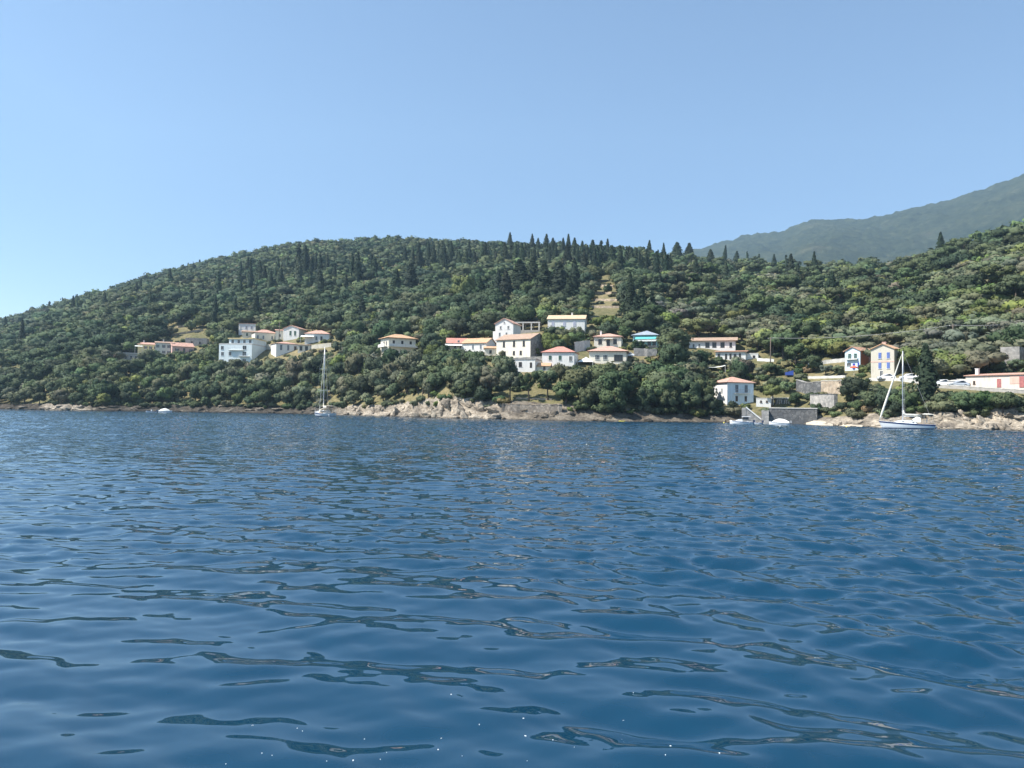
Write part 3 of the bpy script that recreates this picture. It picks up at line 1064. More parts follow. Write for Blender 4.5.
# --- houses around the middle
h = House('awning_house', 'small white house with red roof and long pale awning, beside the orange-roofed cottage', 'house', 457, 350, 20, 7.0, 0, 7, 'gable_x', 5.4, 'white', 'tile_red', 'the long-awning cottage', keep=0.9)
h.wins('F', 1.0, (-.2, .4), 2.2, 4.0, frame='frame_brown', kind='door').wins('F', 7.5, (.15,), 2.2, 2.4).awning('F', 5.8, -.35, 17, 2.4, 0.7)
h = House('gabled_cottage', 'white cottage with bright orange roof and two dark narrow windows', 'house', 474, 352, 24, 9.0, -26, 8, 'gable_x', 5.4, 'white', 'tile_orange', 'the orange-roofed cottage', keep=0.85)
h.wins('F', 3.2, (-.1, .55), 1.7, 4.2, sh='sh_grey', closed=True)
h = House('tall_gabled_house', 'tall white gabled house with small dark square windows on three levels', 'house', 504, 343.5, 18, 20.0, -20, 8, 'gable_y', 5.2, 'white', 'tile_pink', 'the tall gabled house', keep=0.85)
h.wins('F', 7.2, (-.5, .25), 2.0, 4.0).wins('F', 14.6, (-.4, .45), 2.0, 3.2).wins('F', 20.2, (.0,), 1.6, 1.8)
MB().box(-h.w / 2 - 1.0, -h.w / 2 - .003, .4, h.d * .8, -3, h.h * .63).build('annex', M['white'], h.root)
# unfinished concrete frame
r = math.hypot(*ground_at_pixel(527, 336).xy) + 5
p = at(527, 336, r)
k = p.y / F
fr = empty('concrete_frame', p, -math.atan2(p.x, p.y) + R(-8), 'unfinished open concrete frame of posts and flat slab beside the tall white gabled house', 'building frame')
MB().box(-13 * k, 13 * k, 0, 7, 13.2 * k, 14.3 * k).build('top_slab', M['pale_concrete'], fr)
MB().box(-13 * k, 13 * k, -0.1, 7, -3, 6.0 * k).build('lower_wall', M['concrete'], fr)
for x in (-12.4, -4.2, 4.2, 12.0):
    for y in (0.05, 6.5):
        MB().box((x - .6) * k, (x + .6) * k, y, y + .35, 6.0 * k, 13.2 * k).build('post', M['pale_concrete'], fr)
RECTS.append((514, 321, 540, 334, r))
FOOT.append((p.x, p.y + 3, 5.5))
h = House('stone_house', 'large old stone house with sagging brown tile roof and tall dark windows', 'house', 513, 358, 34, 18.5, -34, 11, 'gable_x', 6.5, 'cream', 'tile_brown', 'the large stone house', keep=0.88, side_px=17)
h.wins('F', 11.5, (-.55, .05, .62), 2.5, 5.6, sh=None, frame='frame_brown').wins('F', 3.2, (-.5, .05, .45), 2.4, 3.8, frame='frame_brown').wins('R', 9.0, (-.4, .1, .6), 2.6, 5.0, frame='frame_brown')
gb = MB().add([(h.w / 2 + .004, 0, -3), (h.w / 2 + .004, h.d, -3), (h.w / 2 + .004, h.d, h.h - .03), (h.w / 2 + .004, h.d / 2, h.h + h.rise - .12), (h.w / 2 + .004, 0, h.h - .03),
               (h.w / 2 + .05, 0, -3), (h.w / 2 + .05, h.d, -3), (h.w / 2 + .05, h.d, h.h - .03), (h.w / 2 + .05, h.d / 2, h.h + h.rise - .12), (h.w / 2 + .05, 0, h.h - .03)],
              [(4, 3, 2, 1, 0), (5, 6, 7, 8, 9)] + [(i, (i + 1) % 5, 5 + (i + 1) % 5, 5 + i) for i in range(5)])
gb.build('shaded_stone_gable', M['stone'], h.root)  # grey stone facing whose tone also holds the shade on this gable
h = House('outbuilding', 'little cream outbuilding with orange tile roof beside the large stone house', 'outbuilding', 492, 356, 15, 7.6, 0, 5, 'gable_x', 2.2, 'cream', 'tile_orange', None, keep=0.8)
h.wins('F', 2.6, (-.2,), 2.4, 3.2, frame='frame_brown')
h = House('flat_roofed_house', 'low white house with flat grey roof and two dark windows below the stone house', 'house', 524, 372, 22, 12.5, -16, 7, 'flat', 0.5, 'white', 'concrete', 'the flat-roofed house', oh=0.15, keep=0.85)
h.wins('F', 5.6, (-.35,), 3.2, 4.4, frame='frame_brown').wins('F', 4.2, (.62,), 2.2, 5.4, kind='door', frame='frame_brown')
h = House('big_white_house', 'broad white house with pale orange roof and faint arched upper windows', 'house', 566, 334.5, 37, 15.5, -6, 9, 'gable_x', 5.0, 'white', 'tile_pale', 'the broad white house', keep=0.82)
h.wins('F', 8.6, (-.72, -.1, .45), 2.8, 4.6, sh='sh_lilac', closed=True).wins('F', 1.6, (.35,), 3.0, 4.2, frame='frame_brown').wins('F', 1.6, (-.35,), 2.6, 3.6, sh='sh_lilac', closed=True).chimney(.25, .5, 0.9)
h = House('red_roofed_house', 'white house with vivid red roof and dark shuttered windows under the broad white house', 'house', 558, 366, 32, 13.5, -10, 8, 'hip', 6.5, 'white', 'tile_red', 'the red-roofed house', keep=0.85)
h.wins('F', 6.0, (-.5, .12), 2.9, 4.6, sh='sh_green', closed=True).wins('F', 5.0, (.78,), 3.4, 5.0, sh=None, panes=3)
h = House('shed', 'small shed with orange tile roof below the vivid red-roofed house', 'shed', 543, 371, 13, 5.0, -6, 4, 'gable_x', 3.0, 'cream', 'tile_orange', None, keep=0.8)
h.wins('F', 1.0, (.2,), 2.2, 3.6, kind='door', frame='frame_brown')
h = House('hipped_house', 'cream house with pink hipped roof and white door awning, the upper of two similar', 'house', 607.5, 347.5, 27, 10.5, -5, 8, 'hip', 4.2, 'cream', 'tile_pink', 'the upper hipped house', oh=0.5, keep=0.85)
h.wins('F', 3.6, (-.55, .55), 3.6, 4.8, frame='frame_brown').wins('F', 1.5, (.05,), 3.4, 6.4, kind='door', frame='frame_brown').awning('F', 9.2, 0.05, 9, 1.2, 0.25, posts=False).chimney(-.6, .6)
h = House('hipped_house', 'wide cream house, pink hipped roof, big shaded porch opening, lower of two similar', 'house', 607.5, 364.0, 37, 12.5, -4, 9, 'hip', 6.0, 'cream', 'tile_pink', 'the lower hipped house', oh=0.6, keep=0.85)
h.wins('F', 4.5, (-.55, -.12), 4.6, 4.6, sh=None, panes=3).wins('F', 3.0, (.58,), 8.6, 6.2, frame='frame_brown', panes=3)
h = House('turquoise_house', 'turquoise house with grey hipped roof and bright turquoise awning band', 'house', 645, 347.0, 24, 11.5, -8, 8, 'hip', 5.6, 'turquoise_pale', 'grey_roof', 'the turquoise house', oh=0.6, keep=0.75)
h.awning('F', 10.6, 0.08, 21, 1.4, 1.0, 'turquoise', posts=False).wins('F', 1.4, (-.2, .35, .75), 3.6, 6.0, frame='frame_brown', panes=2)
MB().box(-h.w / 2 - .02, h.w / 2 + .02, -.5, 0, -3, 1.0 * h.k).build('plinth', M['stone'], h.root)
MB().box(-h.w * .34, h.w / 2, -1.5, -1.38, 10.2 * h.k - 1.6, 10.2 * h.k - 1.05).build('awning_valance', M['awning_white'], h.root)
h = House('long_house', 'long white house with brown tile roof and deeply shaded upper porch', 'house', 712, 349.5, 45, 9.0, -3, 8, 'gable_x', 3.6, 'white', 'tile_brown', 'the long white house', oh=0.7, keep=0.85)
h.wins('F', 1.6, (-.2, .1, .45), 4.0, 5.6, frame='frame_brown', panes=2, kind='door').wins('F', 2.2, (-.8, -.55), 2.0, 3.6, frame='frame_white').wins('F', 2.2, (.8,), 2.4, 4.6, frame='frame_brown')
h = House('garden_wing', 'white garden wing with orange-brown lean-to roof in front of the long white house', 'house', 730.5, 360.5, 29, 8.8, -5, 6, 'shed', 2.2, 'white', 'tile', 'the garden wing', oh=0.55, keep=0.85)
h.wins('F', 1.2, (-.78, -.3, .0, .62), 2.1, 5.8, kind='door', frame='frame_brown').wins('F', 3.2, (.3,), 2.6, 3.2, frame='frame_brown')
h = House('small_white_annex', 'small white annex with one dark window beside the garden wing terrace', 'annex', 752, 359, 12, 5.0, 0, 4, 'flat', 0.5, 'white', 'pale_concrete', None, oh=0.05, keep=0.85)
h.wins('F', 1.0, (.3,), 2.4, 2.6, frame='frame_brown')
# --- by the water
h = House('waterside_house', 'white two-storey house at the water edge with pink hipped roof and tall dark shutters', 'house', 740.5, 404.5, 25, 21.5, 33, 9, 'hip', 6.0, 'blue_and_shade_wall', 'tile_pink', 'the white waterside house', oh=0.5, keep=0.92, side_px=16)  # pale blue wall colour puts the front's shade into the white plaster
h.wins('F', 12.2, (-.3, .42), 3.5, 7.4, sh='sh_grey', closed=True, kind='door').wins('F', 3.0, (-.3, .4), 2.6, 5.4, frame='frame_brown', kind='door').wins('L', 11.5, (-.3, .35), 2.2, 4.6, sh='sh_grey', closed=True)
h.balcony('F', 11.4, .05, 17, .8)
MB().box(-h.w / 2 - .004, -h.w / 2 - .05, 0, h.d, -2, h.h - .02).build('painted_sunlight_side', M['white'], h.root)  # whiter sheet that paints sunlight onto the left wall
h = House('annex', 'small white block with two square windows joined to the waterside house', 'annex', 763.5, 407, 14, 8.2, 0, 4, 'flat', 0.4, 'white', 'pale_concrete', 'the small white annex', oh=0.05, keep=0.95)
h.wins('F', 4.6, (-.35, .45), 1.8, 1.9, frame='frame_brown')
h = House('flat_shelter', 'pale open shelter with flat roof on white posts on the quay', 'shelter', 783, 407, 15, 8.6, 0, 4, 'flat', 0.15, 'dark_stone', 'awning_white', None, oh=0.6, keep=0.6, dr=2)
h.wins('F', 0.8, (-.45, .45), 4.6, 6.4, frame='frame_white', kind='door')
MB().box(-h.w / 2 - 1.0, -h.w / 2 - .35, -.3, 1.0, -1, 10.5 * h.k).build('white_pillar', M['white'], h.root)

# --- right-hand group
h = House('blue_house', 'narrow pale blue gabled house with deep blue door and orange side wall', 'house', 852.5, 370.5, 14, 19.5, -30, 8, 'gable_y', 4.0, 'blue_and_shade_wall', 'tile', 'the narrow blue house', keep=0.9, side_px=14)
h.wins('F', 12.0, (-.35, .4), 3.2, 5.0, frame='frame_white', sh='sh_green', closed=True).wins('F', 4.6, (-.45,), 4.6, 3.4, frame='frame_white').wins('F', 1.0, (.2,), 2.6, 6.2, kind='door', sh='sh_deep_blue', closed=True).wins('F', 2.4, (.78,), 1.8, 5.4, sh='sh_deep_blue', closed=True)
MB().box(h.w / 2 + .004, h.w / 2 + .06, 0.3, h.d, 5.5 * h.k, h.h - .05).build('orange_side_wall', M['orange_wall'], h.root)
MB().box(h.w / 2 + .061, h.w / 2 + .3, h.d * .55, h.d * .6, 5.5 * h.k, h.h - .1).build('downpipe', M['salmon_wall'], h.root)
h.balcony('F', 11.4, 0, 12, .7)
h = House('beige_house', 'tall beige gabled house with two rows of blue shutters and orange roof', 'house', 882.5, 378, 21, 29.0, -18, 9, 'gable_y', 5.0, 'beige', 'tile_orange', 'the tall beige house', keep=0.9, side_px=8)
h.wins('F', 19.5, (-.22, .5), 2.9, 6.2, sh='sh_blue', closed=True).wins('F', 9.4, (-.22, .5), 2.9, 6.2, sh='sh_blue', closed=True).wins('F', 1.5, (-.1,), 3.0, 6.0, kind='door', frame='frame_white')
h.chimney(-.4, .75, .8, .8, 'salmon_wall')
MB().box(-h.w / 2 - .03, h.w / 2 + .03, -.05, -.004, 15.8 * h.k, 17.0 * h.k).build('string_course', M['salmon_wall'], h.root)
h = House('boathouse', 'long low pale boathouse with two red doors above the rocks at the eastern edge', 'boathouse', 1001, 388, 62, 13.0, -24, 7, 'shed', 3.0, 'pale_pink', 'tile_pink', 'the boathouse', oh=0.3, keep=0.95)
h.wins('F', 0.5, (-.05,), 4.0, 9.0, kind='door', frame='frame_white', sh='red_paint', closed=True).wins('F', 0.3, (.62,), 8.5, 11.0, kind='door', frame='frame_white', sh='red_paint', closed=True)
h.wins('F', 4.5, (-.75,), 2.0, 3.2, frame='frame_brown')
MB().box(.12 * h.w, .40 * h.w / 1.6, -.06, -.004, 4.0 * h.k, 12.0 * h.k).build('salmon_panel', M['salmon_wall'], h.root)
h.chimney(-.8, .3, .9, .6)
h = House('white_store', 'low whitewashed store with a rising roofline beside the boathouse', 'outbuilding', 963, 387, 26, 6.0, -24, 5, 'shed', 3.0, 'white', 'pale_concrete', None, oh=0.1, keep=0.95)
h.wins('F', 1.2, (.55,), 2.0, 3.0, frame='frame_brown')
h = House('ruined_tower', 'grey roofless stone ruin half hidden in trees above the boathouse', 'ruin', 1010, 366, 16, 18, -14, 6, 'flat', 0.5, 'stone', 'stone', 'the stone ruin', oh=0.0, keep=0.6)
h.wins('F', 8, (-.3,), 2.2, 3.6, frame='frame_brown')


# ------------------------------------------------------------------ walls, quay, stairs, beach
def wall_run(name, label, pts, hpx, th, mat, cat='wall', drop=1.5, keep_clear=True, cap=None, dr=0.0):
    """a masonry wall through ground points: pts = (pixel x, pixel y of the foot)"""
    P = []
    for a, b in zip(pts[:-1], pts[1:]):
        n = max(2, int(abs(b[0] - a[0]) / 3))
        for i in range(n):
            t = i / n
            P.append((a[0] + (b[0] - a[0]) * t, a[1] + (b[1] - a[1]) * t))
    P.append(pts[-1])
    W = []
    for x, y in P:
        g = ground_at_pixel(x, y)
        W.append(at(x, y, math.hypot(g.x, g.y) + dr))
    hm = hpx * W[0].y / F
    root = empty(name, W[0], 0, label, cat)
    o = W[0]
    mb, cb = MB(), MB()
    rings, caps = [], []
    for i, p in enumerate(W):
        d = (W[min(i + 1, len(W) - 1)] - W[max(i - 1, 0)])
        d.z = 0
        n = Vector((-d.y, d.x, 0)).normalized() * th
        q = p - o
        zt = hm + 0.05 * math.sin(i * 2.3)
        rings.append([q - Vector((0, 0, drop)), q + Vector((0, 0, zt)), q + n + Vector((0, 0, zt)), q + n - Vector((0, 0, drop))])
        e = n * 0.12
        caps.append([q - e + Vector((0, 0, zt + .003)), q - e + Vector((0, 0, zt + .14)), q + n + e + Vector((0, 0, zt + .14)), q + n + e + Vector((0, 0, zt + .003))])
    mb.loft(rings, True).build('masonry', M[mat], root)
    if cap:
        cb.loft(caps, True).build('coping', M[cap], root)
    if keep_clear:
        xs = [p[0] for p in pts]
        ys = [p[1] for p in pts]
        RECTS.append((min(xs), min(ys) - hpx, max(xs), max(ys) - hpx * .1, math.hypot(W[0].x, W[0].y)))
    return root


wall_run('retaining_wall', 'beige retaining wall under the cream hipped villa', [(257, 350), (283, 349)], 5, .5, 'beige')
wall_run('retaining_wall', 'beige retaining wall under the villa with the awning', [(306, 350), (331, 347)], 4.2, .5, 'beige')
wall_run('garden_wall', 'grey stone garden wall stepping down under the large stone house', [(515, 362), (543, 361)], 4, .5, 'stone', cap='pale_concrete')
wall_run('retaining_wall', 'tall pale terrace wall between the broad white house and the red-roofed house', [(575, 352), (590, 350)], 10, .6, 'pale_concrete')
wall_run('terrace_wall', 'low white terrace wall with stub posts beside the white annex', [(757, 361), (774, 362)], 3.0, .3, 'white')
wall_run('garden_wall', 'grey retaining wall below the turquoise house', [(634, 356), (657, 357)], 8, .6, 'stone')
wall_run('road_wall', 'whitewashed low wall along the track below the olive slope', [(806, 379), (845, 378)], 2.6, .35, 'pale_concrete')
wall_run('retaining_wall', 'warm sandstone retaining wall above the beach', [(821, 394), (846, 394)], 13, .8, 'warm_stone', cap='pale_concrete')
wall_run('retaining_wall', 'rough grey stone wall with dark holes directly above the beach rocks', [(810, 409), (834, 409)], 14, .9, 'stone', cap='dark_stone')
wall_run('dark_terrace', 'dark curved stone terrace with a pale rail, next to the sandstone wall', [(796, 391), (806, 394), (822, 393)], 11, .8, 'dark_stone', cap='stone')
wall_run('pale_wall', 'pale sloping boundary wall between the olives and the blue house', [(808, 367), (826, 364), (845, 362)], 4, .4, 'pale_concrete')
wall_run('parapet', 'long pale parapet beside the road in front of the boathouse', [(935, 388), (958, 389), (984, 391), (1030, 394)], 3.0, .4, 'concrete', cap='pale_concrete')
wall_run('road_parapet', 'pale parapet under the tall beige house', [(868, 381), (898, 381), (922, 384)], 3, .4, 'pale_concrete')
for i, (y, ww) in enumerate(((287, 8), (294, 10), (301, 12), (308, 14))):
    wall_run('terrace_step', ['topmost', 'second from the top', 'third from the top', 'lowest'][i] + ' dry stone terrace step in the straw-coloured clearing', [(605 - ww, y), (605 + ww, y + .5)], 2.6, 1.2, 'warm_stone', keep_clear=(i == 3))
wall_run('retaining_wall', 'long grey-brown stone retaining wall above the water under the shore pines', [(502, 417.2), (520, 417.6), (540, 418.0), (562, 418.2)], 13, .9, 'warm_grey_stone', cap='warm_stone', drop=2.5, dr=2.5)
wall_run('terrace_step', 'tan dry stone terrace line on the stony slope behind the pink house', [(172, 336), (190, 333), (203, 331)], 2.2, .9, 'warm_stone', keep_clear=False)
wall_run('terrace_step', 'upper tan dry stone terrace line above the roofless grey shell', [(178, 328), (206, 324)], 2.0, .9, 'warm_stone', keep_clear=False)
wall_run('terrace_step', 'pale dry stone terrace line under the shore pines', [(516, 399), (552, 400)], 1.6, .6, 'warm_stone')

# quay with parapet
rq = water_r(795, 424.3)
p = at(788, 424.3, rq)
p.z = 0
kq = p.y / F
q = empty('stone_quay', p, -math.atan2(p.x, p.y) + R(-3), 'dark stone quay wall dropping straight into the water', 'quay')
MB().box(-18 * kq, 27 * kq, 0, 13, -2, 15.6 * kq).build('masonry', M['dark_stone'], q)
MB().box(-18.3 * kq, 27.3 * kq, -.12, 13.1, 15.6 * kq + .003, 15.6 * kq + .22).build('coping', M['pale_concrete'], q)
MB().box(-25 * kq, -18 * kq - .003, -.9, 9, -2, 13.5 * kq).build('corner_block', M['stone'], q)
MB().box(27 * kq + .003, 31 * kq, 1.0, 10, -2, 9 * kq).build('ramp', M['dark_stone'], q)
RECTS.append((764, 409, 818, 424, rq))
FOOT.append((p.x, p.y + 6, 9))
RECTS.append((755, 405, 772, 424, rq))
# boat landing stairs
p = at(753, 421.5, rq + 1.0)
p.z = 0
st = empty('stone_stairs', p, -math.atan2(p.x, p.y), 'flight of stone stairs with white edge going down to the moored boats', 'stairs')
sb, eb = MB(), MB()
n = 11
for i in range(n):
    x0 = (-7 + 15 * i / n) * kq
    x1 = (-7 + 15 * (i + 1) / n) * kq
    sb.box(x0, x1, 0.2, 1.6, -1.5, (15.5 - 12.5 * i / n) * kq)
sb.build('steps', M['stone'], st)
eb.prism([(-7 * kq, 15.8 * kq), (8 * kq, 3.6 * kq), (8 * kq, 5.2 * kq), (-7 * kq, 17.4 * kq)], -.02, .19)
eb.build('edge_wall', M['white'], st)
MB().box(-11 * kq, -7 * kq - .003, .1, 6, -1.5, 16 * kq).build('landing', M['stone'], st)
RECTS.append((742, 403, 764, 421, rq))

# beach
ab = np.linspace(ray(806, 424)[0], ray(882, 426)[0], 120)
ub = np.linspace(0.7, 1.85, 24)
A, U = np.meshgrid(ab, ub)
X, Y, Z = ground_pt(A.ravel(), U.ravel())
Z = np.where(U.ravel() < 1.55, 0.03 + np.clip(U.ravel() - 0.98, -1, 1) * 1.7 + 0.10 * fbm(X / 1.5, Y / 1.5, 3, 4), Z - 0.3)
M['sand'] = plain('pale_sand_and_shingle', (0.50, 0.43, 0.33), 0.95, 0.25, 1.5, bump=0.4)
o = bpy.data.objects.new('beach', np_mesh('beach', np.stack([X, Y, Z], 1), grid_faces(24, 120), M['sand']))
COL.objects.link(o)
tag(o, kind='structure')

# ------------------------------------------------------------------ shore rocks
ROCKS = []


def rock_mesh(seed, w, d, h, lean):
    g = np.random.default_rng(seed)
    v, f = ICO[4]
    v = v.copy()
    # broken faces, most of them along one tilted bedding direction
    ax = np.array([math.sin(lean), g.uniform(-.3, .3), math.cos(lean)])
    for _ in range(16):
        n = g.normal(0, 1, 3) if g.uniform() < .55 else ax * g.choice([-1, 1]) + g.normal(0, .22, 3)
        n /= np.linalg.norm(n)
        c = g.uniform(0.42, 0.85)
        dd = v @ n
        v = v - np.clip(dd - c, 0, None)[:, None] * n * 0.97
    bed = v @ ax * g.uniform(4, 7)
    v = v * (1 + 0.07 * np.sign(np.sin(bed * 3.1)) * np.abs(np.sin(bed * 3.1)) ** .4)[:, None]
    nz = fbm(v[:, 0] * 2.2 + v[:, 2] * 1.7 + seed, v[:, 1] * 2.2 - v[:, 2] * 1.3, 5, seed % 97, True)
    v = v * (0.72 + 0.5 * nz)[:, None]
    return v * np.array([w / 2, d / 2, h]) * 1.15, f


rk = np.random.default_rng(3)
SPANS = [  # x from, x to, how many, width px, height px, pale?
    (44, 88, 8, (6, 13), (2, 5), 1), (90, 215, 14, (5, 11), (1.5, 3.5), 0), (215, 330, 14, (5, 11), (1.5, 4), 0),
    (338, 380, 7, (8, 15), (3, 9), 1), (380, 432, 9, (8, 17), (4, 10), 1), (432, 500, 15, (8, 18), (4, 12), 1), (500, 560, 9, (6, 12), (2, 5), 0), (560, 735, 22, (5, 12), (1.5, 4), 0),
    (832, 880, 12, (4, 10), (2, 6), 1), (918, 1022, 34, (6, 16), (3, 9), 1), (0, 40, 4, (6, 11), (1.5, 3), 0)]
for (xa, xb, n, wr, hr, pale) in SPANS:
    for i in range(n):
        px = xa + (xb - xa) * (i + rk.uniform(.05, .95)) / n
        wy = float(np.interp(px, [c[0] for c in TC], [c[1] for c in TC]))
        rr = water_r(px, wy)
        back = rk.uniform(-0.8, 1.6) if rk.uniform() < .5 else rk.uniform(1.5, 6.5)
        p = at(px, wy, rr + back)
        k = p.y / F
        w_, h_ = rk.uniform(*wr) * k, rk.uniform(*hr) * k
        p.z = max(ground_z(p.x, p.y), -0.3) - 0.25 * h_
        ROCKS.append((px, wy - h_ / k / 2, p, w_, w_ * rk.uniform(.6, 1.0), h_, rk.uniform(-0.2, 0.9), pale))


def build_rocks():
    things = []
    for i, (px, py, p, w_, d_, h_, lean, pale) in enumerate(ROCKS):
        things.append(dict(px=px, pt=py, pb=py, pale=pale, p=p, i=i, dims=(w_, d_, h_, lean), big=w_ / p.y * F > 13))
    say_where(things, lambda t: ('big ' if t['big'] else 'small ') + ('pale limestone' if t['pale'] else 'dark wet') + ' shore rock', 0)
    for t in things:
        v, f = rock_mesh(1000 + t['i'], *t['dims'])
        o = bpy.data.objects.new('shore_rock', np_mesh('shore_rock', v, f, M['rock_bright'] if t['pale'] else M['rock'], False))
        o.location = t['p']
        o.rotation_euler = (0, 0, -math.atan2(t['p'].x, t['p'].y) + rk.uniform(-.35, .35))
        COL.objects.link(o)
        tag(o, t['label'], 'rock', 'pale rocks along the shore' if t['pale'] else 'dark rocks along the shore')
# ------------------------------------------------------------------ boats
def hull_ring(x, b, zs, zk, n=9):
    """one cross-section, port sheer round the keel to starboard sheer"""
    pts = []
    for i in range(n):
        t = -1 + 2 * i / (n - 1)
        a = abs(t)
        y = b * math.copysign(1 - (1 - a) ** 2.2, t) if a > 0 else 0
        z = zk + (zs - zk) * a ** 2.4
        pts.append((x, y, z))
    return pts


def sailboat(label, px, py, L, rot, mast_h, beam, genoa=True, canvas='canvas_cream', stripe='hull_blue', wy=None, bimini=True, k_mast=0.42):
    r = water_r(px, wy or py)
    p = at(px, py, r)
    p.z = 0
    root = empty('sailing_yacht', p, -math.atan2(p.x, p.y) + R(rot), label, 'sailing yacht')
    B = beam / 2
    st = [0, .04, .1, .2, .32, .45, .6, .75, .88, 1.0]

    def bw(t):
        return B * min(1.0, (math.sin(min(t / .55, 1) * PI / 2) ** 0.8)) * (1 - .22 * max(0, (t - .55) / .45) ** 1.6)

    def sh(t):
        return 1.22 - .36 * t + .18 * (1 - t) ** 3

    def xx(t):
        return -L / 2 + L * t
    rings = []
    for t in st:
        rake = -.55 * (1 - t) ** 3
        ring = hull_ring(xx(t), max(bw(t), .03), sh(t), -.45 + .42 * (1 - min(1, t / .35)) ** 2 + .35 * max(0, (t - .75) / .25))
        ring = [(x + rake * max(0, z) / 1.3 - .15 * (t == 1.0) * (1 - z), y, z) for x, y, z in ring]
        rings.append(ring)
    MB().loft(rings, False).build('hull', M['gelcoat'], root, True)

    def band(z0f, z1f, nm, mat, off=.012):
        mb = MB()
        for s in (-1, 1):
            vs = []
            for t in st:
                b, zs, zk = max(bw(t), .03), sh(t), -.45 + .42 * (1 - min(1, t / .35)) ** 2 + .35 * max(0, (t - .75) / .25)
                row = []
                for z in (z0f(t), z1f(t)):
                    a = max(0.0, min(1, (z - zk) / (zs - zk))) ** (1 / 2.4)
                    y = b * (1 - (1 - a) ** 2.2) + off
                    row.append((xx(t) - .55 * (1 - t) ** 3 * max(0, z) / 1.3 - .15 * (t == 1.0) * (1 - z) - (off if t == 0 else 0), s * y, z))
                vs.append(row)
            mb.loft(vs, False, False)
        return mb.build(nm, M[mat], root)
    band(lambda t: sh(t) - .27, lambda t: sh(t) - .03, 'sheer_stripe', stripe)
    band(lambda t: -.10, lambda t: .20, 'boot_top', 'antifoul')
    dk = MB().loft([[(xx(t) - .55 * (1 - t) ** 3 * sh(t) / 1.3, -max(bw(t), .03), sh(t) + .004), (xx(t) - .55 * (1 - t) ** 3 * sh(t) / 1.3, 0, sh(t) + .05), (xx(t) - .55 * (1 - t) ** 3 * sh(t) / 1.3, max(bw(t), .03), sh(t) + .004)] for t in st], False, False)
    dk.build('deck', M['gelcoat'], root)
    # coachroof with dark side windows
    ct = [.24, .30, .42, .55, .64]
    hh = [.03, .30, .42, .46, .44]
    cr = [[(xx(t), -B * .62 * min(1, .5 + t), sh(t)), (xx(t), -B * .50 * min(1, .5 + t), sh(t) + h_), (xx(t), 0, sh(t) + h_ * 1.15), (xx(t), B * .50 * min(1, .5 + t), sh(t) + h_), (xx(t), B * .62 * min(1, .5 + t), sh(t))] for t, h_ in zip(ct, hh)]
    cab = MB().loft(cr, False).build('cabin', M['gelcoat'], root)
    for s in (-1, 1):
        wb = MB()
        vs = [(xx(.36), s * (B * .60 * .86 + .004), sh(.36) + .11), (xx(.60), s * (B * .60 + .004), sh(.6) + .13), (xx(.60), s * (B * .545 + .012), sh(.6) + .32), (xx(.37), s * (B * .54 * .87 + .012), sh(.37) + .27)]
        wb.add(vs, [(0, 1, 2, 3)]).build('window', M['glass'], cab)
    # cockpit coaming, wheel, dodger, bimini
    MB().box(xx(.66), xx(.97), -B * .72, -B * .60, sh(.8), sh(.8) + .28).box(xx(.66), xx(.97), B * .60, B * .72, sh(.8), sh(.8) + .28).build('coaming', M['teak'], root)
    wh = MB()
    for i in range(16):
        a0, a1 = 2 * PI * i / 16, 2 * PI * (i + 1) / 16
        wh.tube([(xx(.86), math.cos(a0) * .42, sh(.86) + .75 + math.sin(a0) * .42), (xx(.86), math.cos(a1) * .42, sh(.86) + .75 + math.sin(a1) * .42)], .025, 5, False)
    for i in range(5):
        a0 = 2 * PI * i / 5
        wh.tube([(xx(.86), 0, sh(.86) + .75), (xx(.86), math.cos(a0) * .42, sh(.86) + .75 + math.sin(a0) * .42)], .014, 4)
    wh.tube([(xx(.86), 0, sh(.86)), (xx(.86), 0, sh(.86) + .75)], .09, 8)
    wh.build('steering_wheel', M['metal'], root)
    arch = [(-B * .66, 0), (-B * .60, .55), (-B * .3, .78), (0, .84), (B * .3, .78), (B * .60, .55), (B * .66, 0)]
    dg = MB().loft([[(xx(.58) , y * .9, sh(.6) + .42 + z * .35) for y, z in arch], [(xx(.66), y, sh(.66) + .2 + z * 1.25) for y, z in arch], [(xx(.72), y, sh(.7) + .2 + z * 1.22) for y, z in arch]], False, False)
    dg.build('sprayhood', M[canvas], root, True)
    if bimini:
        bm_ = MB().loft([[(xx(t), y, sh(.85) + 1.75 + (.16 if .78 < t < .95 else .06) * (1 - (y / (B * .8)) ** 2) + 0.03) for y in np.linspace(-B * .8, B * .8, 7)] for t in (.76, .82, .9, .97)], False, False)
        bo = bm_.build('bimini', M[canvas], root, True)
        fb = MB()
        for t in (.78, .95):
            for s in (-1, 1):
                fb.tube([(xx(t), s * B * .78, sh(.85) + .05), (xx(t), s * B * .78, sh(.85) + 1.78)], .022, 5)
        fb.build('bimini_frame', M['metal'], bo)
    # rig
    mx_, dz = xx(k_mast), sh(k_mast) + .4
    MB().tube([(mx_, 0, dz - .3), (mx_, 0, mast_h * .7), (mx_ + .03, 0, mast_h)], [.115, .105, .075], 10).build('mast', M['mast_metal'], root, True)
    sp = MB()
    for f in (.37, .68):
        hw = B * (.62 if f < .5 else .5)
        sp.tube([(mx_ + .12, -hw, mast_h * f + .08), (mx_, 0, mast_h * f), (mx_ + .12, hw, mast_h * f + .08)], .045, 6)
    sp.build('spreaders', M['mast_metal'], root)
    rg = MB()
    for s in (-1, 1):
        rg.tube([(mx_ + .12, s * B * .92, sh(k_mast)), (mx_ + .12, s * B * .62, mast_h * .37 + .08), (mx_ + .12, s * B * .5, mast_h * .68 + .08), (mx_, 0, mast_h * .985)], .016, 4)
        rg.tube([(mx_ + .25, s * B * .9, sh(k_mast)), (mx_, 0, mast_h * .36)], .014, 4)
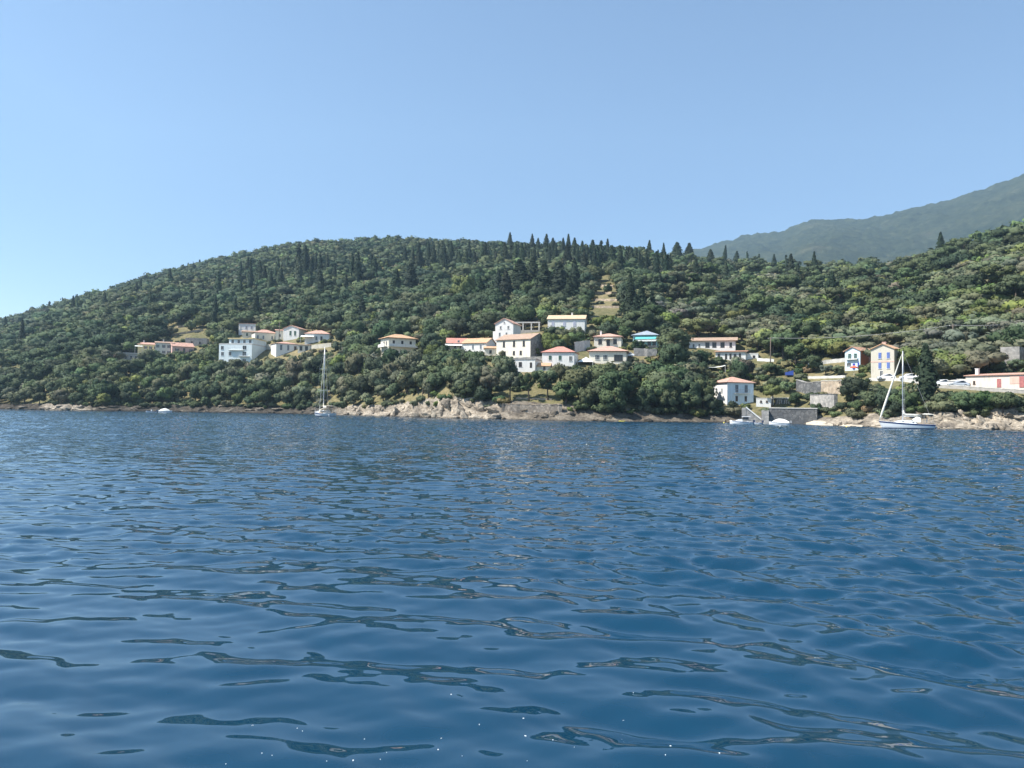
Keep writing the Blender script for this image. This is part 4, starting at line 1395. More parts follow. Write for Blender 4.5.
    rg.tube([(xx(1.0) - .1, 0, sh(1) + .05), (mx_ + .02, 0, mast_h)], .018, 4)
    rg.build('rigging', M['wire'], root)
    hd = (xx(0) - .45, 0, sh(0) + .12)
    if genoa:
        top = (mx_ - .1, 0, mast_h * .965)
        lerp = lambda f: tuple(hd[i] + (top[i] - hd[i]) * f for i in range(3))
        MB().tube([lerp(f) for f in (0, .04, .12, .3, .55, .8, .93, 1)], [.03, .10, .19, .19, .15, .11, .06, .02], 9).build('furled_genoa', M['sail'], root, True)
    else:
        MB().tube([hd, (mx_ - .1, 0, mast_h * .96)], .06, 5).build('furled_genoa', M['sail'], root, True)
    bl = L * .36
    MB().tube([(mx_ + .1, 0, dz + .75), (mx_ + bl, 0, dz + .85)], .07, 8).build('boom', M['mast_metal'], root, True)
    MB().tube([(mx_ - .02, 0, dz + 2.1), (mx_ + .12, 0, dz + 1.35), (mx_ + .5, 0, dz + 1.06), (mx_ + bl * .6, 0, dz + 1.05), (mx_ + bl * .98, 0, dz + .99)], [.08, .20, .21, .18, .11], 9).build('sail_cover', M[canvas], root, True)
    # rails
    rl = MB()
    for s in (-1, 1):
        prev = None
        for t in (.0, .08, .2, .34, .48, .62, .76, .9, .99):
            q = (xx(t) - .5 * (1 - t) ** 3, s * max(bw(t) * .96, .12), sh(t))
            rl.tube([q, (q[0], q[1], q[2] + .62)], .014, 4)
            if prev:
                for z in (.32, .62):
                    rl.tube([(prev[0], prev[1], prev[2] + z), (q[0], q[1], q[2] + z)], .010 if t not in (.08, .99) else .018, 4)
            prev = q
    rl.build('guard_rail', M['metal'], root)
    MB().tube([(xx(1.0) - .02, 0, .5), (xx(1.0) + .35, 0, .45), (xx(1.0) + .35, 0, -.6)], [.1, .07, .07], 6).build('rudder', M['gelcoat'], root)
    x, y = pix(p)
    return root


def motorboat(label, px, py, L, rot, kind, wy=None, name='motorboat'):
    r = water_r(px, wy or py)
    p = at(px, py, r)
    p.z = -.02
    root = empty(name, p, -math.atan2(p.x, p.y) + R(rot), label, 'motorboat')
    B = L * .19
    st = [0, .08, .2, .38, .6, .82, 1.0]
    bw = lambda t: B * math.sin(min(t / .5, 1) * PI / 2) ** .75 * (1 - .08 * max(0, t - .5))
    sh = lambda t: (.62 + .36 * (1 - t) ** 2) * L / 5.2
    xx = lambda t: -L / 2 + L * t
    rings = [hull_ring(xx(t) - .25 * (1 - t) ** 3, max(bw(t), .03), sh(t), -.22 + .3 * (1 - min(1, t / .3)) ** 2) for t in st]
    MB().loft(rings, False).build('hull', M['gelcoat'], root, True)
    MB().loft([[(xx(t) - .25 * (1 - t) ** 3, -max(bw(t), .03) * .98, sh(t) + .003), (xx(t) - .25 * (1 - t) ** 3, 0, sh(t) + .03), (xx(t) - .25 * (1 - t) ** 3, max(bw(t), .03) * .98, sh(t) + .003)] for t in st[:4]], False, False).build('foredeck', M['gelcoat'], root)
    MB().box(xx(.5), xx(.95), -B * .8, B * .8, .1, .22).build('cockpit_sole', M['teak'], root)
    rr_ = MB()
    for s in (-1, 1):
        rr_.tube([(xx(t) - .25 * (1 - t) ** 3, s * (max(bw(t), .03) + .012), sh(t) - .07) for t in st], .035, 6)
    rr_.build('rubbing_strake', M['hull_blue'] if kind != 'cover' else M['grey_rubber'], root)
    if kind == 'hardtop':
        c = MB().loft([[(xx(t), -B * .7, sh(t)), (xx(t), -B * .6, sh(t) + h_), (xx(t), B * .6, sh(t) + h_), (xx(t), B * .7, sh(t))] for t, h_ in ((.2, .03), (.36, .45), (.5, .5))], False).build('cabin', M['gelcoat'], root)
        MB().add([(xx(.50), -B * .66, sh(.5) + .50), (xx(.50), B * .66, sh(.5) + .50), (xx(.58), B * .62, sh(.5) + 1.02), (xx(.58), -B * .62, sh(.5) + 1.02)], [(0, 1, 2, 3), (3, 2, 1, 0)]).build('windscreen', M['glass'], c)
        for s in (-1, 1):
            MB().add([(xx(.50), s * B * .665, sh(.5) + .46), (xx(.78), s * B * .70, sh(.5) + .40), (xx(.78), s * B * .64, sh(.5) + 1.0), (xx(.58), s * B * .62, sh(.5) + 1.0)], [(0, 1, 2, 3), (3, 2, 1, 0)]).build('side_window', M['glass'], c)
        MB().loft([[(xx(t), y, sh(.5) + 1.06 + .08 * (1 - (y / B) ** 2)) for y in np.linspace(-B * .74, B * .74, 5)] + [(xx(t), y, sh(.5) + 1.02) for y in np.linspace(B * .74, -B * .74, 5)] for t in (.5, .65, .86)], True).build('hardtop', M['gelcoat'], root)
        ps = MB()
        for s in (-1, 1):
            ps.tube([(xx(.84), s * B * .68, sh(.9)), (xx(.84), s * B * .66, sh(.5) + 1.05)], .03, 5)
        ps.build('post', M['metal'], root)
    elif kind == 'cover':
        MB().loft([[(xx(t), y, sh(t) + .02 + hh * (1 - (abs(y) / (bw(t) * .98 + .01)) ** 2.2)) for y in np.linspace(-max(bw(t), .05) * .98, max(bw(t), .05) * .98, 9)] for t, hh in ((.12, .10), (.25, .45), (.42, .78), (.6, .82), (.8, .62), (.97, .25))], False, False).build('boat_cover', M['awning_white'], root, True)
    else:
        MB().box(xx(.46), xx(.56), -B * .35, B * .35, .2, sh(.5) + .5).build('console', M['gelcoat'], root)
        MB().box(xx(.62), xx(.72), -B * .78, B * .78, .22, .48).build('bench', M['teak'], root)
    ob = MB().box(xx(1.0) + .02, xx(1.0) + .40, -.17, .17, sh(1) + .02, sh(1) + .48).box(xx(1.0) + .12, xx(1.0) + .26, -.06, .06, -.6, sh(1) + .02)
    ob.build('outboard', M['canvas_navy'] if kind != 'cover' else M['grey_rubber'], root)
    return root


sailboat('large white sailing yacht at anchor seen from astern with cream canopy and twin spreaders', 324, 416.4, 13.5, -80, 18.4, 4.9, genoa=False, canvas='canvas_cream', wy=416.4)
sailboat('white sailing yacht with navy stripe and thick furled headsail lying side-on before the pale rocks', 908, 429.0, 8.6, 12, 14.2, 3.0, genoa=True, canvas='sail', wy=429.0, k_mast=.40)
motorboat('white motorboat with hardtop cabin moored beside the stairs of the waterside house', 742, 424.4, 4.6, 8, 'hardtop', 424.4)
motorboat('small open white boat tucked behind the hardtop motorboat', 754.5, 424.0, 3.2, -12, 'open', 424.0)
motorboat('white motorboat under a pale full cover lying against the dark quay', 780, 425.0, 4.0, -4, 'cover', 425.0)
motorboat('white covered motorboat lying close to the dark rocks on the far western shore', 165, 412.6, 3.7, 172, 'cover', 412.6)
motorboat('tiny open dinghy beside the white covered motorboat on the western shore', 151.5, 412.4, 2.9, 20, 'open', 412.4, 'dinghy')

# floats
for (px, py, rad, lab) in ((783.5, 425.0, .22, 'small yellow buoy floating off the dark quay'), (846.5, 427.2, .17, 'small yellow buoy floating off the beach'), (724, 423.2, .20, 'pale yellow buoy floating short of the waterside house')):
    p = at(px, py, water_r(px, py))
    b = empty('mooring_buoy', (p.x, p.y, 0), 0, lab, 'buoy', 'mooring buoys off the shore')
    prof = [(-.8, .25), (-.5, .8), (0, 1), (.5, .82), (.8, .5), (.95, .2)]
    MB().loft([[(math.cos(a) * rad * q, math.sin(a) * rad * q, rad * z * 1.1 + rad * .3) for a in np.linspace(0, 2 * PI, 13)[:-1]] for z, q in prof], True).build('float', M['yellow_plastic'], b, True)
    MB().tube([(0, 0, rad * 1.3), (0, 0, rad * 1.9), (rad * .2, 0, rad * 2.0)], rad * .12, 6).build('ring', M['metal'], b)
p = at(622, 421.6, water_r(622, 421.8))
kx = empty('kayak', (p.x, p.y, 0.02), R(12), 'small yellow kayak floating off the dark shore trees', 'kayak')
kr = []
for t in np.linspace(-1, 1, 11):
    b = .34 * (1 - abs(t) ** 2.2) + .02
    kr.append([(t * 1.2, math.cos(a) * b, .12 + math.sin(a) * .2 * (1 - .3 * abs(t)) + .10 * t * t) for a in np.linspace(0, 2 * PI, 11)[:-1]])
MB().loft(kr, True).build('hull', M['yellow_plastic'], kx, True)
cp = MB()
for i in range(14):
    a0, a1 = 2 * PI * i / 14, 2 * PI * (i + 1) / 14
    cp.tube([(math.cos(a0) * .38, math.sin(a0) * .22, .335), (math.cos(a1) * .38, math.sin(a1) * .22, .335)], .03, 5, False)
cp.build('cockpit_rim', M['rubber'], kx)
kx.scale = (.66, .7, .7)


# ------------------------------------------------------------------ cars, parasol, tarpaulin, poles
def car(label, px, py, rot, mat, L=4.1, r=None, dr=0.0):
    g = ground_at_pixel(px, py)
    p = at(px, py, math.hypot(g.x, g.y) + dr)
    p.z = max(p.z, ground_z(p.x, p.y) + .02)
    root = empty('parked_car', p, -math.atan2(p.x, p.y) + R(rot), label, 'car', 'cars parked along the shore road')
    W = .86
    side = [(-L / 2, .45), (-L / 2 + .05, .75), (-L * .28, .92), (-L * .12, 1.40), (L * .22, 1.45), (L * .40, 1.0), (L / 2 - .02, .92), (L / 2, .5), (L / 2 - .1, .28), (-L / 2 + .1, .28)]
    b = MB()
    n = len(side)
    vs = [(x, -W * (1 if z < 1.0 else .84), z) for x, z in side] + [(x, W * (1 if z < 1.0 else .84), z) for x, z in side]
    b.add(vs, [tuple(range(n)), tuple(range(2 * n - 1, n - 1, -1))] + [(i, i + n, (i + 1) % n + n, (i + 1) % n) for i in range(n)])
    body = b.build('body', mat, root)
    for s in (-1, 1):
        MB().add([(-L * .24, s * (W * .97), .96), (L * .34, s * (W * .97), .99), (L * .20, s * (W * .85 + .012), 1.38), (-L * .11, s * (W * .85 + .012), 1.34)], [(0, 1, 2, 3)]).build('side_window', M['glass'], body)
    MB().add([(-L * .285, -W * .84, .95), (-L * .285, W * .84, .95), (-L * .135, W * .76, 1.37), (-L * .135, -W * .76, 1.37)], [(0, 1, 2, 3)]).build('windscreen', M['glass'], body)
    for sx in (-1, 1):
        for s in (-1, 1):
            t = MB().tube([(sx * L * .31, s * (W - .12), .31), (sx * L * .31, s * (W + .02), .31)], .31, 16).build('wheel', M['rubber'], root)
            MB().tube([(sx * L * .31, s * (W + .021), .31), (sx * L * .31, s * (W + .035), .31)], .19, 12).build('rim', M['metal'], t)
    for s in (-1, 1):
        MB().box(-L / 2 - .012, -L / 2 + .04, s * W * .7 - .15, s * W * .7 + .15, .62, .74).build('headlight', M['glass'], root)
        MB().box(L / 2 - .06, L / 2 + .012, s * W * .75 - .1, s * W * .75 + .1, .72, .88).build('tail_light', M['lamp_red'], root)
    x, y = pix(p)
    RECTS.append((x - 10, y - 7, x + 10, y - .5, math.hypot(p.x, p.y)))
    return root


car('white car parked right beside the tall dark cypress on the shore road', 942, 386.5, 6, M['car_white'], 3.9)
car('silver car parked by the white store next to the boathouse', 959.5, 387.5, -5, M['car_silver'], 3.9)
car('white car parked in front of the tall beige house door', 886, 380, 4, M['car_white'])
car('white car parked by the mast of the side-on yacht, between beige house and cypress', 909, 380, -4, M['car_white'])
car('white car beside the lower cream hipped house', 627, 357, 10, M['car_white'], 4.2)

g = ground_at_pixel(854, 375)
p = at(854, 375, math.hypot(g.x, g.y) - 1)
p.z = ground_z(p.x, p.y)
pr = empty('parasol', p, 0, 'open orange-red parasol in front of the narrow pale blue house', 'parasol')
MB().tube([(0, 0, 0), (0, 0, 2.6)], .035, 6).build('pole', M['frame_white'], pr)
cn = MB()
for i in range(8):
    a0, a1 = 2 * PI * i / 8, 2 * PI * (i + 1) / 8
    cn.add([(0, 0, 2.62), (1.1 * math.cos(a0), 1.1 * math.sin(a0), 2.1), (1.1 * math.cos(a1), 1.1 * math.sin(a1), 2.1), (1.1 * math.cos(a1), 1.1 * math.sin(a1), 1.95), (1.1 * math.cos(a0), 1.1 * math.sin(a0), 1.95)], [(0, 1, 2), (1, 4, 3, 2)])
cn.build('canopy', M['parasol_red'], pr)
RECTS.append((850, 366, 858, 372, math.hypot(p.x, p.y)))

g = ground_at_pixel(789, 377)
p = at(789, 377, math.hypot(g.x, g.y))
tp = empty('tarpaulin', p, -math.atan2(p.x, p.y) + .2, 'blue tarpaulin stretched on poles among the olive trees', 'tarpaulin')
MB().loft([[(x, y, 1.5 + .25 * math.sin(x * 1.4) - .12 * y) for x in np.linspace(-1.2, 1.2, 7)] for y in (-.4, .6, 1.6)] + [], False, False).build('sheet', M['tarp_blue'], tp, True)
MB().loft([[(x, -.4, z + (.25 * math.sin(x * 1.4) if z > 1 else 0)) for x in np.linspace(-1.2, 1.2, 7)] for z in (.5, 1.55)], False, False).build('hanging_flap', M['tarp_blue'], tp, True)
for s in (-1.15, 1.15):
    MB().tube([(s, -.38, -.3), (s, -.38, 1.6)], .04, 5).build('pole', M['pole_wood'], tp)
RECTS.append((784, 369, 796, 377, math.hypot(p.x, p.y)))


# white event canopy between the houses
g = ground_at_pixel(585, 366)
p = at(585, 366, math.hypot(g.x, g.y))
k = p.y / F
tn = empty('canopy_tent', p, -math.atan2(p.x, p.y) - .15, 'white peaked canopy standing between the red-roofed and lower cream houses', 'canopy')
w2 = 8 * k
sg = MB()
for (a, b) in (((-1, 0), (1, 0)), ((1, 0), (1, 1)), ((1, 1), (-1, 1)), ((-1, 1), (-1, 0))):
    z = 4.2 * k
    sg.add([(a[0] * w2, a[1] * 4, z), (b[0] * w2, b[1] * 4, z), (0.15 * (a[0] + b[0]) * w2, 1.2 + .8 * (a[1] + b[1]), z + 1.8 * k), (0, 2, z + 5.4 * k)], [(0, 1, 2), (0, 2, 3), (1, 3, 2)])
sg.build('roof', M['awning_white'], tn)
for x in (-1, 1):
    for y in (0.05, 3.95):
        MB().tube([(x * (w2 - .08), y, -1), (x * (w2 - .08), y, 4.2 * k)], .06, 6).build('post', M['frame_white'], tn)
RECTS.append((576, 357, 594, 364, math.hypot(p.x, p.y)))
# garden awnings below the garden wing
g = ground_at_pixel(717, 372)
p = at(717, 372, math.hypot(g.x, g.y))
k = p.y / F
aw = empty('shade_sail', p, -math.atan2(p.x, p.y), 'pale sagging shade sail over the garden under the garden wing', 'shade sail')
MB().loft([[(x * k, y, (5.5 + .10 * x + .012 * (x * x - 64)) * k + y * .12) for x in np.linspace(-8, 8, 9)] for y in (0, 1.5, 3)], False, False).build('cloth', M['awning_white'], aw, True)
for x, y in ((-8, 0), (8, 0), (-8, 3), (8, 3)):
    MB().tube([(x * k, y, -1), (x * k, y, 5.8 * k + .12 * x * k)], .05, 5).build('post', M['frame_white'], aw)
RECTS.append((708, 364, 727, 369, math.hypot(p.x, p.y)))


def pole(label, px, py, hpx, arms=True, dr=0):
    g = ground_at_pixel(px, py)
    p = at(px, py, math.hypot(g.x, g.y) + dr)
    h_ = hpx * p.y / F
    root = empty('utility_pole', p, -math.atan2(p.x, p.y), label, 'utility pole', 'utility poles carrying wires')
    MB().tube([(0, 0, -1), (0, 0, h_)], [.17, .12], 8).build('shaft', M['pole_wood'], root, True)
    if arms:
        MB().box(-.8, .8, -.06, .06, h_ - .5, h_ - .38).build('crossarm', M['pole_wood'], root)
        for x in (-.7, 0, .7):
            MB().tube([(x, 0, h_ - .38), (x, 0, h_ - .2)], .05, 6).build('insulator', M['frame_white'], root)
    return p + Vector((0, 0, h_ - .2))


def wire(label, a, b, sag, grp='overhead wires'):
    pts = []
    for i in range(25):
        t = i / 24
        q = a.lerp(b, t)
        q.z -= sag * 4 * t * (1 - t)
        pts.append(q - a)
    o = MB().tube(pts, .035, 4).build('overhead_wire', M['wire'], None)
    o.location = a
    return tag(o, label, 'wire', grp)


t1 = pole('dark wooden utility pole beside the white terrace wall', 770.5, 373, 36)
t2 = pole('wooden utility pole on the slope above the white car and cypress', 953, 352, 28)
t3 = pole('thin dark utility pole standing between the left cluster houses', 279, 343, 22, True, -2)
t4 = pole('wooden utility pole at the eastern end of the wires', 1040, 345, 26)
wire('grey wire running from the terrace pole to the slope pole', t1 + Vector((0, 0, 0)), t2 + Vector((0, 0, 0)), 1.2)
wire('grey wire running from the slope pole out to the east', t2, t4, .6)

# foam flecks drifting near the boat
ff = np.random.default_rng(9)
fl = MB()
for i in range(26):
    px = ff.uniform(180, 800)
    py = 768 - abs(ff.normal(0, 34))
    if ff.uniform() < .15:
        py -= ff.uniform(0, 60)
    p = at(px, py, water_r(px, py))
    rad = ff.choice([.0022, .0036, .006], p=[.55, .35, .1])
    z0 = sea_z(p.x, p.y)
    for j in range(int(ff.integers(1, 4))):
        cx, cy = p.x + ff.normal(0, rad), p.y + ff.normal(0, rad)
        ring = [(cx + math.cos(a) * rad, cy + math.sin(a) * rad * 1.2, z0 + .003) for a in np.linspace(0, 2 * PI, 8)[:-1]]
        top = [(cx + (x - cx) * .55, cy + (y - cy) * .55, z + rad * .5) for x, y, z in ring]
        fl.loft([[(x, y, z - .02) for x, y, z in ring], ring, top], True)
o = fl.build('foam', plain('white_foam', (.85, .87, .88), .6, .05), None)
tag(o, kind='stuff')
# ------------------------------------------------------------------ trees
def foliage_mat(name, use_attr):
    m, nt, b, out = new_mat(name)
    if use_attr:
        a = node(nt, 'ShaderNodeAttribute', attribute_name='tint')
        base = a.outputs['Color']
    else:
        oi = node(nt, 'ShaderNodeObjectInfo')
        base = oi.outputs['Color']
    geo = node(nt, 'ShaderNodeNewGeometry')
    nz = node(nt, 'ShaderNodeTexNoise', Scale=1.1, Detail=3.0, Roughness=0.7)
    nt.links.new(geo.outputs['Position'], nz.inputs['Vector'])
    cr = ramp(nt, [(0.3, (0.72, 0.76, 0.72)), (0.55, (1.0, 1.0, 1.0)), (0.75, (1.35, 1.28, 1.15))])
    nt.links.new(nz.outputs['Fac'], cr.inputs[0])
    mx = node(nt, 'ShaderNodeMix', data_type='RGBA', blend_type='MULTIPLY')
    mx.inputs['Factor'].default_value = 1.0
    nt.links.new(base, mx.inputs[6])
    nt.links.new(cr.outputs[0], mx.inputs[7])
    nt.links.new(mx.outputs[2], b.inputs['Base Color'])
    b.inputs['Roughness'].default_value = 0.75
    b.inputs['Specular IOR Level'].default_value = 0.18
    tr = node(nt, 'ShaderNodeBsdfTranslucent')
    nt.links.new(mx.outputs[2], tr.inputs['Color'])
    ms = node(nt, 'ShaderNodeMixShader')
    ms.inputs[0].default_value = 0.25
    nt.links.new(b.outputs[0], ms.inputs[1])
    nt.links.new(tr.outputs[0], ms.inputs[2])
    nt.links.new(ms.outputs[0], out.inputs[0])
    return m


M['leaf'] = foliage_mat('foliage', False)
M['leaf_far'] = foliage_mat('far_foliage', True)


def quads(c, n, size, g, asp=1.0):
    """leaf clumps: quads at centres c facing n"""
    k = len(c)
    n = n / (np.linalg.norm(n, axis=1, keepdims=True) + 1e-9)
    h = np.where(np.abs(n[:, 2:3]) < 0.9, np.array([[0, 0, 1.0]]), np.array([[1.0, 0, 0]]))
    a = np.cross(n, h)
    a /= np.linalg.norm(a, axis=1, keepdims=True)
    b = np.cross(n, a)
    t = g.uniform(0, 2 * PI, k)[:, None]
    a, b = a * np.cos(t) + b * np.sin(t), -a * np.sin(t) + b * np.cos(t)
    s = size[:, None] / 2
    e = g.uniform(0.5, 1.15, (k, 4))
    P = np.stack([c + (a * e[:, 0:1] * asp) * s * 1.3, c + b * e[:, 1:2] * s * 1.2, c - a * e[:, 2:3] * asp * s * 1.3, c - b * e[:, 3:4] * s * 1.2], 1)
    tri = np.arange(k * 4).reshape(k, 4)
    f = np.concatenate([tri[:, [0, 1, 2]], tri[:, [0, 2, 3]]])
    return P.reshape(-1, 3), f


def crown(seed, kind, lod):
    """crown triangles, in metres for a nominal tree"""
    g = np.random.default_rng(seed)
    V, Fc, Nn = [], [], []
    off = 0

    def put(v, f, n):
        nonlocal off
        V.append(v)
        Fc.append(f + off)
        Nn.append(n / (np.linalg.norm(n, axis=1, keepdims=True) + 1e-9))
        off += len(v)
    if kind == 'cypress':
        H, W = 14.0, g.uniform(1.15, 1.7)
        zz = np.linspace(0.6, H, 9 if lod else 16)
        prof = lambda t: W * (np.clip(t / 0.12, 0, 1) ** 0.5) * (1 - np.clip((t - 0.3) / 0.72, 0, 1) ** 1.5) + 0.05
        m = 7 if lod else 12
        ang = np.linspace(0, 2 * PI, m, endpoint=False)
        T, A = np.meshgrid((zz - 0.6) / (H - 0.6), ang, indexing='ij')
        rad = prof(T) * 0.85 * g.uniform(0.55, 1.2, T.shape)
        v = np.stack([rad * np.cos(A), rad * np.sin(A), 0.6 + T * (H - 0.6)], -1).reshape(-1, 3)
        f = []
        for i in range(len(zz) - 1):
            for j in range(m):
                a, b, c, d = i * m + j, i * m + (j + 1) % m, (i + 1) * m + (j + 1) % m, (i + 1) * m + j
                f += [(a, b, c), (a, c, d)]
        put(v, np.array(f), np.stack([v[:, 0], v[:, 1], np.full(len(v), 0.35)], 1))
        k = 60 if lod == 2 else (130 if lod else 620)
        t = g.uniform(0, 1, k) ** 0.9
        a = g.uniform(0, 2 * PI, k)
        r = prof(t) * g.uniform(0.7, 1.3, k)
        c = np.stack([r * np.cos(a), r * np.sin(a), 0.6 + t * (H - 0.4)], 1)
        n = np.stack([np.cos(a), np.sin(a), g.uniform(-0.1, 0.8, k)], 1) + g.normal(0, 0.35, (k, 3))
        v, f = quads(c, n, g.uniform(0.5, 1.0, k) * (1.5 if lod else 0.85), g)
        put(v, f, np.repeat(np.stack([np.cos(a), np.sin(a), np.full(k, .35)], 1) + g.normal(0, .25, (k, 3)), 4, axis=0))
        return np.concatenate(V), np.concatenate(Fc), np.concatenate(Nn)
    if kind == 'broadleaf':
        nl, cz, rx, rz, lr, keep = 12, 4.0, 2.5, 2.1, (1.0, 1.75), 1.0
    elif kind == 'olive':
        nl, cz, rx, rz, lr, keep = 11, 3.1, 2.5, 1.3, (0.75, 1.3), 0.8
    elif kind == 'pine':
        nl, cz, rx, rz, lr, keep = 13, 6.6, 3.0, 1.9, (0.85, 1.5), 0.85
    else:  # bush
        nl, cz, rx, rz, lr, keep = 7, 0.9, 1.3, 0.6, (0.55, 0.95), 1.0
    if lod == 1:
        nl = int(nl * 0.7)
    if lod == 2:
        nl = max(4, int(nl * 0.45))
    gr = PI * (3 - 5 ** 0.5)
    for i in range(nl):
        zt = 1 - 2 * (i + 0.5) / nl
        zt = zt * 0.85 + g.normal(0, 0.12)
        q = math.sqrt(max(0, 1 - zt * zt))
        a = i * gr + g.normal(0, 0.4)
        k = g.uniform(0.6, 1.05)
        c0 = np.array([math.cos(a) * q * rx * k, math.sin(a) * q * rx * k, cz + zt * rz * k])
        rad = g.uniform(*lr) * (1.0 if lod == 0 else 1.2 if lod == 1 else 1.45)
        iv, if_ = ICO[2 if lod == 0 else 1]
        dsp = 0.80 + 0.34 * (g.uniform(0, 1, len(iv)) - 0.5)
        squash = np.array([1, 1, 0.78])
        cen = np.array([0, 0, cz - rz * 0.4])
        q0 = c0 + iv * dsp[:, None] * rad * squash
        put(q0, if_, iv * 0.75 + 0.5 * (q0 - cen) / rx)
        nq = int((95 if lod == 0 else 24 if lod == 1 else 11) * keep * (rad / 1.3) ** (1 if lod == 0 else 0))
        d = g.normal(0, 1, (nq, 3))
        d /= np.linalg.norm(d, axis=1, keepdims=True)
        c = c0 + d * rad * g.uniform(0.80, 1.14, (nq, 1)) * squash
        n = d + g.normal(0, 0.45, (nq, 3)) + np.array([0, 0, 0.25])
        sz = g.uniform(0.28, 0.62, nq) if lod == 0 else g.uniform(0.6, 1.1, nq) if lod == 1 else g.uniform(0.9, 1.5, nq)
        v, f = quads(c, n, sz * (0.8 if kind in ('olive', 'bush') else 1), g)
        put(v, f, np.repeat(d * 0.75 + 0.5 * (c - cen) / rx + g.normal(0, .22, (nq, 3)), 4, axis=0))
    return np.concatenate(V), np.concatenate(Fc), np.concatenate(Nn)


NOM_H = {'cypress': 14.0, 'broadleaf': 7.0, 'olive': 5.2, 'pine': 9.4, 'bush': 1.9}
NOM_W = {'cypress': 3.0, 'broadleaf': 7.2, 'olive': 6.8, 'pine': 7.6, 'bush': 3.7}


def trunk_mb(kind, seed):
    g = random.Random(seed)
    mb = MB()
    if kind == 'cypress':
        mb.tube([(0, 0, -1.0), (0.03, 0, 1.5), (0, 0.02, 6)], [0.24, 0.18, 0.05], 7)
        return mb
    h = {'broadleaf': 2.6, 'olive': 1.9, 'pine': 5.2, 'bush': 0.4}[kind]
    top = {'broadleaf': 5.6, 'olive': 4.0, 'pine': 8.0, 'bush': 1.2}[kind]
    r0 = {'broadleaf': 0.26, 'olive': 0.30, 'pine': 0.24, 'bush': 0.10}[kind]
    lx, ly = g.uniform(-0.4, 0.4), g.uniform(-0.4, 0.4)
    base = Vector((lx, ly, h))
    mb.tube([(0, 0, -1.0), (lx * 0.3, ly * 0.5, h * 0.5), base], [r0 * 1.25, r0 * 0.9, r0 * 0.7], 8)
    n = 2 if kind == 'bush' else 5
    for i in range(n):
        a = 2 * PI * i / n + g.uniform(-0.5, 0.5)
        e = Vector((math.cos(a) * g.uniform(1.0, 1.9), math.sin(a) * g.uniform(1.0, 1.9), g.uniform(top - 1.2, top)))
        if kind == 'bush':
            e.x *= 0.4
            e.y *= 0.4
        mid = base.lerp(e, 0.5) + Vector((g.uniform(-0.2, 0.2), g.uniform(-0.2, 0.2), 0.25))
        mb.tube([base - Vector((0, 0, 0.15)), mid, e], [r0 * 0.55, r0 * 0.34, r0 * 0.1], 6)
    return mb


CROWN_ME, TRUNK_ME, FAR = {}, {}, {}
for kd, nproto in (('broadleaf', 7), ('olive', 5), ('pine', 4), ('cypress', 5), ('bush', 5)):
    for j in range(nproto):
        v, f, n_ = crown(100 + j, kd, 0)
        CROWN_ME[kd, j] = np_mesh('crown', v, f, M['leaf'], True)
        CROWN_ME[kd, j].normals_split_custom_set_from_vertices(n_)
        TRUNK_ME[kd, j] = trunk_mb(kd, 50 + j).mesh('trunk', M['bark'], True)
    for lod in (1, 2):
        FAR[kd, lod] = [crown(300 + j, kd, lod) for j in range(5)]
NPROTO = {'broadleaf': 7, 'olive': 5, 'pine': 4, 'cypress': 5, 'bush': 5}

TONES = {   # leaf colours
    'dark': (0.062, 0.090, 0.050), 'mid': (0.100, 0.128, 0.064), 'olive': (0.155, 0.170, 0.100), 'fresh': (0.160, 0.190, 0.064),
    'cyp': (0.030, 0.048, 0.027), 'dry': (0.235, 0.205, 0.10), 'silver': (0.160, 0.178, 0.122),
}
TONE_WORD = {'dark': 'dark green', 'mid': 'mid green', 'olive': 'grey-green', 'fresh': 'bright green', 'cyp': 'blackish green', 'dry': 'straw-coloured', 'silver': 'silvery'}

# bare or thin places: centre and half-size in the picture, share of trees kept
_g = ground_at_pixel(605, 300)
RECTS.append((594, 282, 616, 313, math.hypot(_g.x, _g.y) - 18))
_g = ground_at_pixel(188, 331)
RECTS.append((166, 323, 206, 338, math.hypot(_g.x, _g.y) - 12))
CLEAR = [(186, 332, 24, 8, 0.30), (165, 325, 14, 6, 0.6), (605, 296, 15, 20, 0.02), (664, 322, 34, 12, 0.55), (600, 400, 0, 0, 1), (840, 398, 34, 30, 0.12), (838, 420, 40, 14, 0.0),
         (785, 408, 34, 16, 0.03), (760, 368, 14, 14, 0.4), (520, 399, 42, 9, 0.12), (905, 345, 18, 22, 0.45), (10, 372, 18, 8, 0.4)]
TREES = []     # dict per tree
cg = np.random.default_rng(77)
def _px(x, y):
    return 512 + F * x / y


def add_tree(kind, x, y, z, h, wfac, tone, forced=False, jit=0.16):
    r = math.hypot(x, y)
    px, pb = pix((x, y, z))
    _, pt = pix((x, y, z + h))
    s = h / NOM_H[kind]
    hw = NOM_W[kind] * s * wfac / 2 * F / max(y, 1)
    TREES.append(dict(kind=kind, x=x, y=y, z=z, h=h, s=s, wf=wfac, tone=tone, r=r, px=px, pb=pb, pt=pt, hw=hw, forced=forced, jit=jit))


def blocked(px, pt, pb, hw, x, y, r):
    for (x0, y0, x1, y1, rr) in RECTS:
        if r < rr + 2 and px + hw * 0.75 > x0 and px - hw * 0.75 < x1 and pt < y1 - 1.5 and pb > y0:
            return True
    for (fx, fy, fr) in FOOT:
        if (x - fx) ** 2 + (y - fy) ** 2 < fr * fr:
            return True
    return False


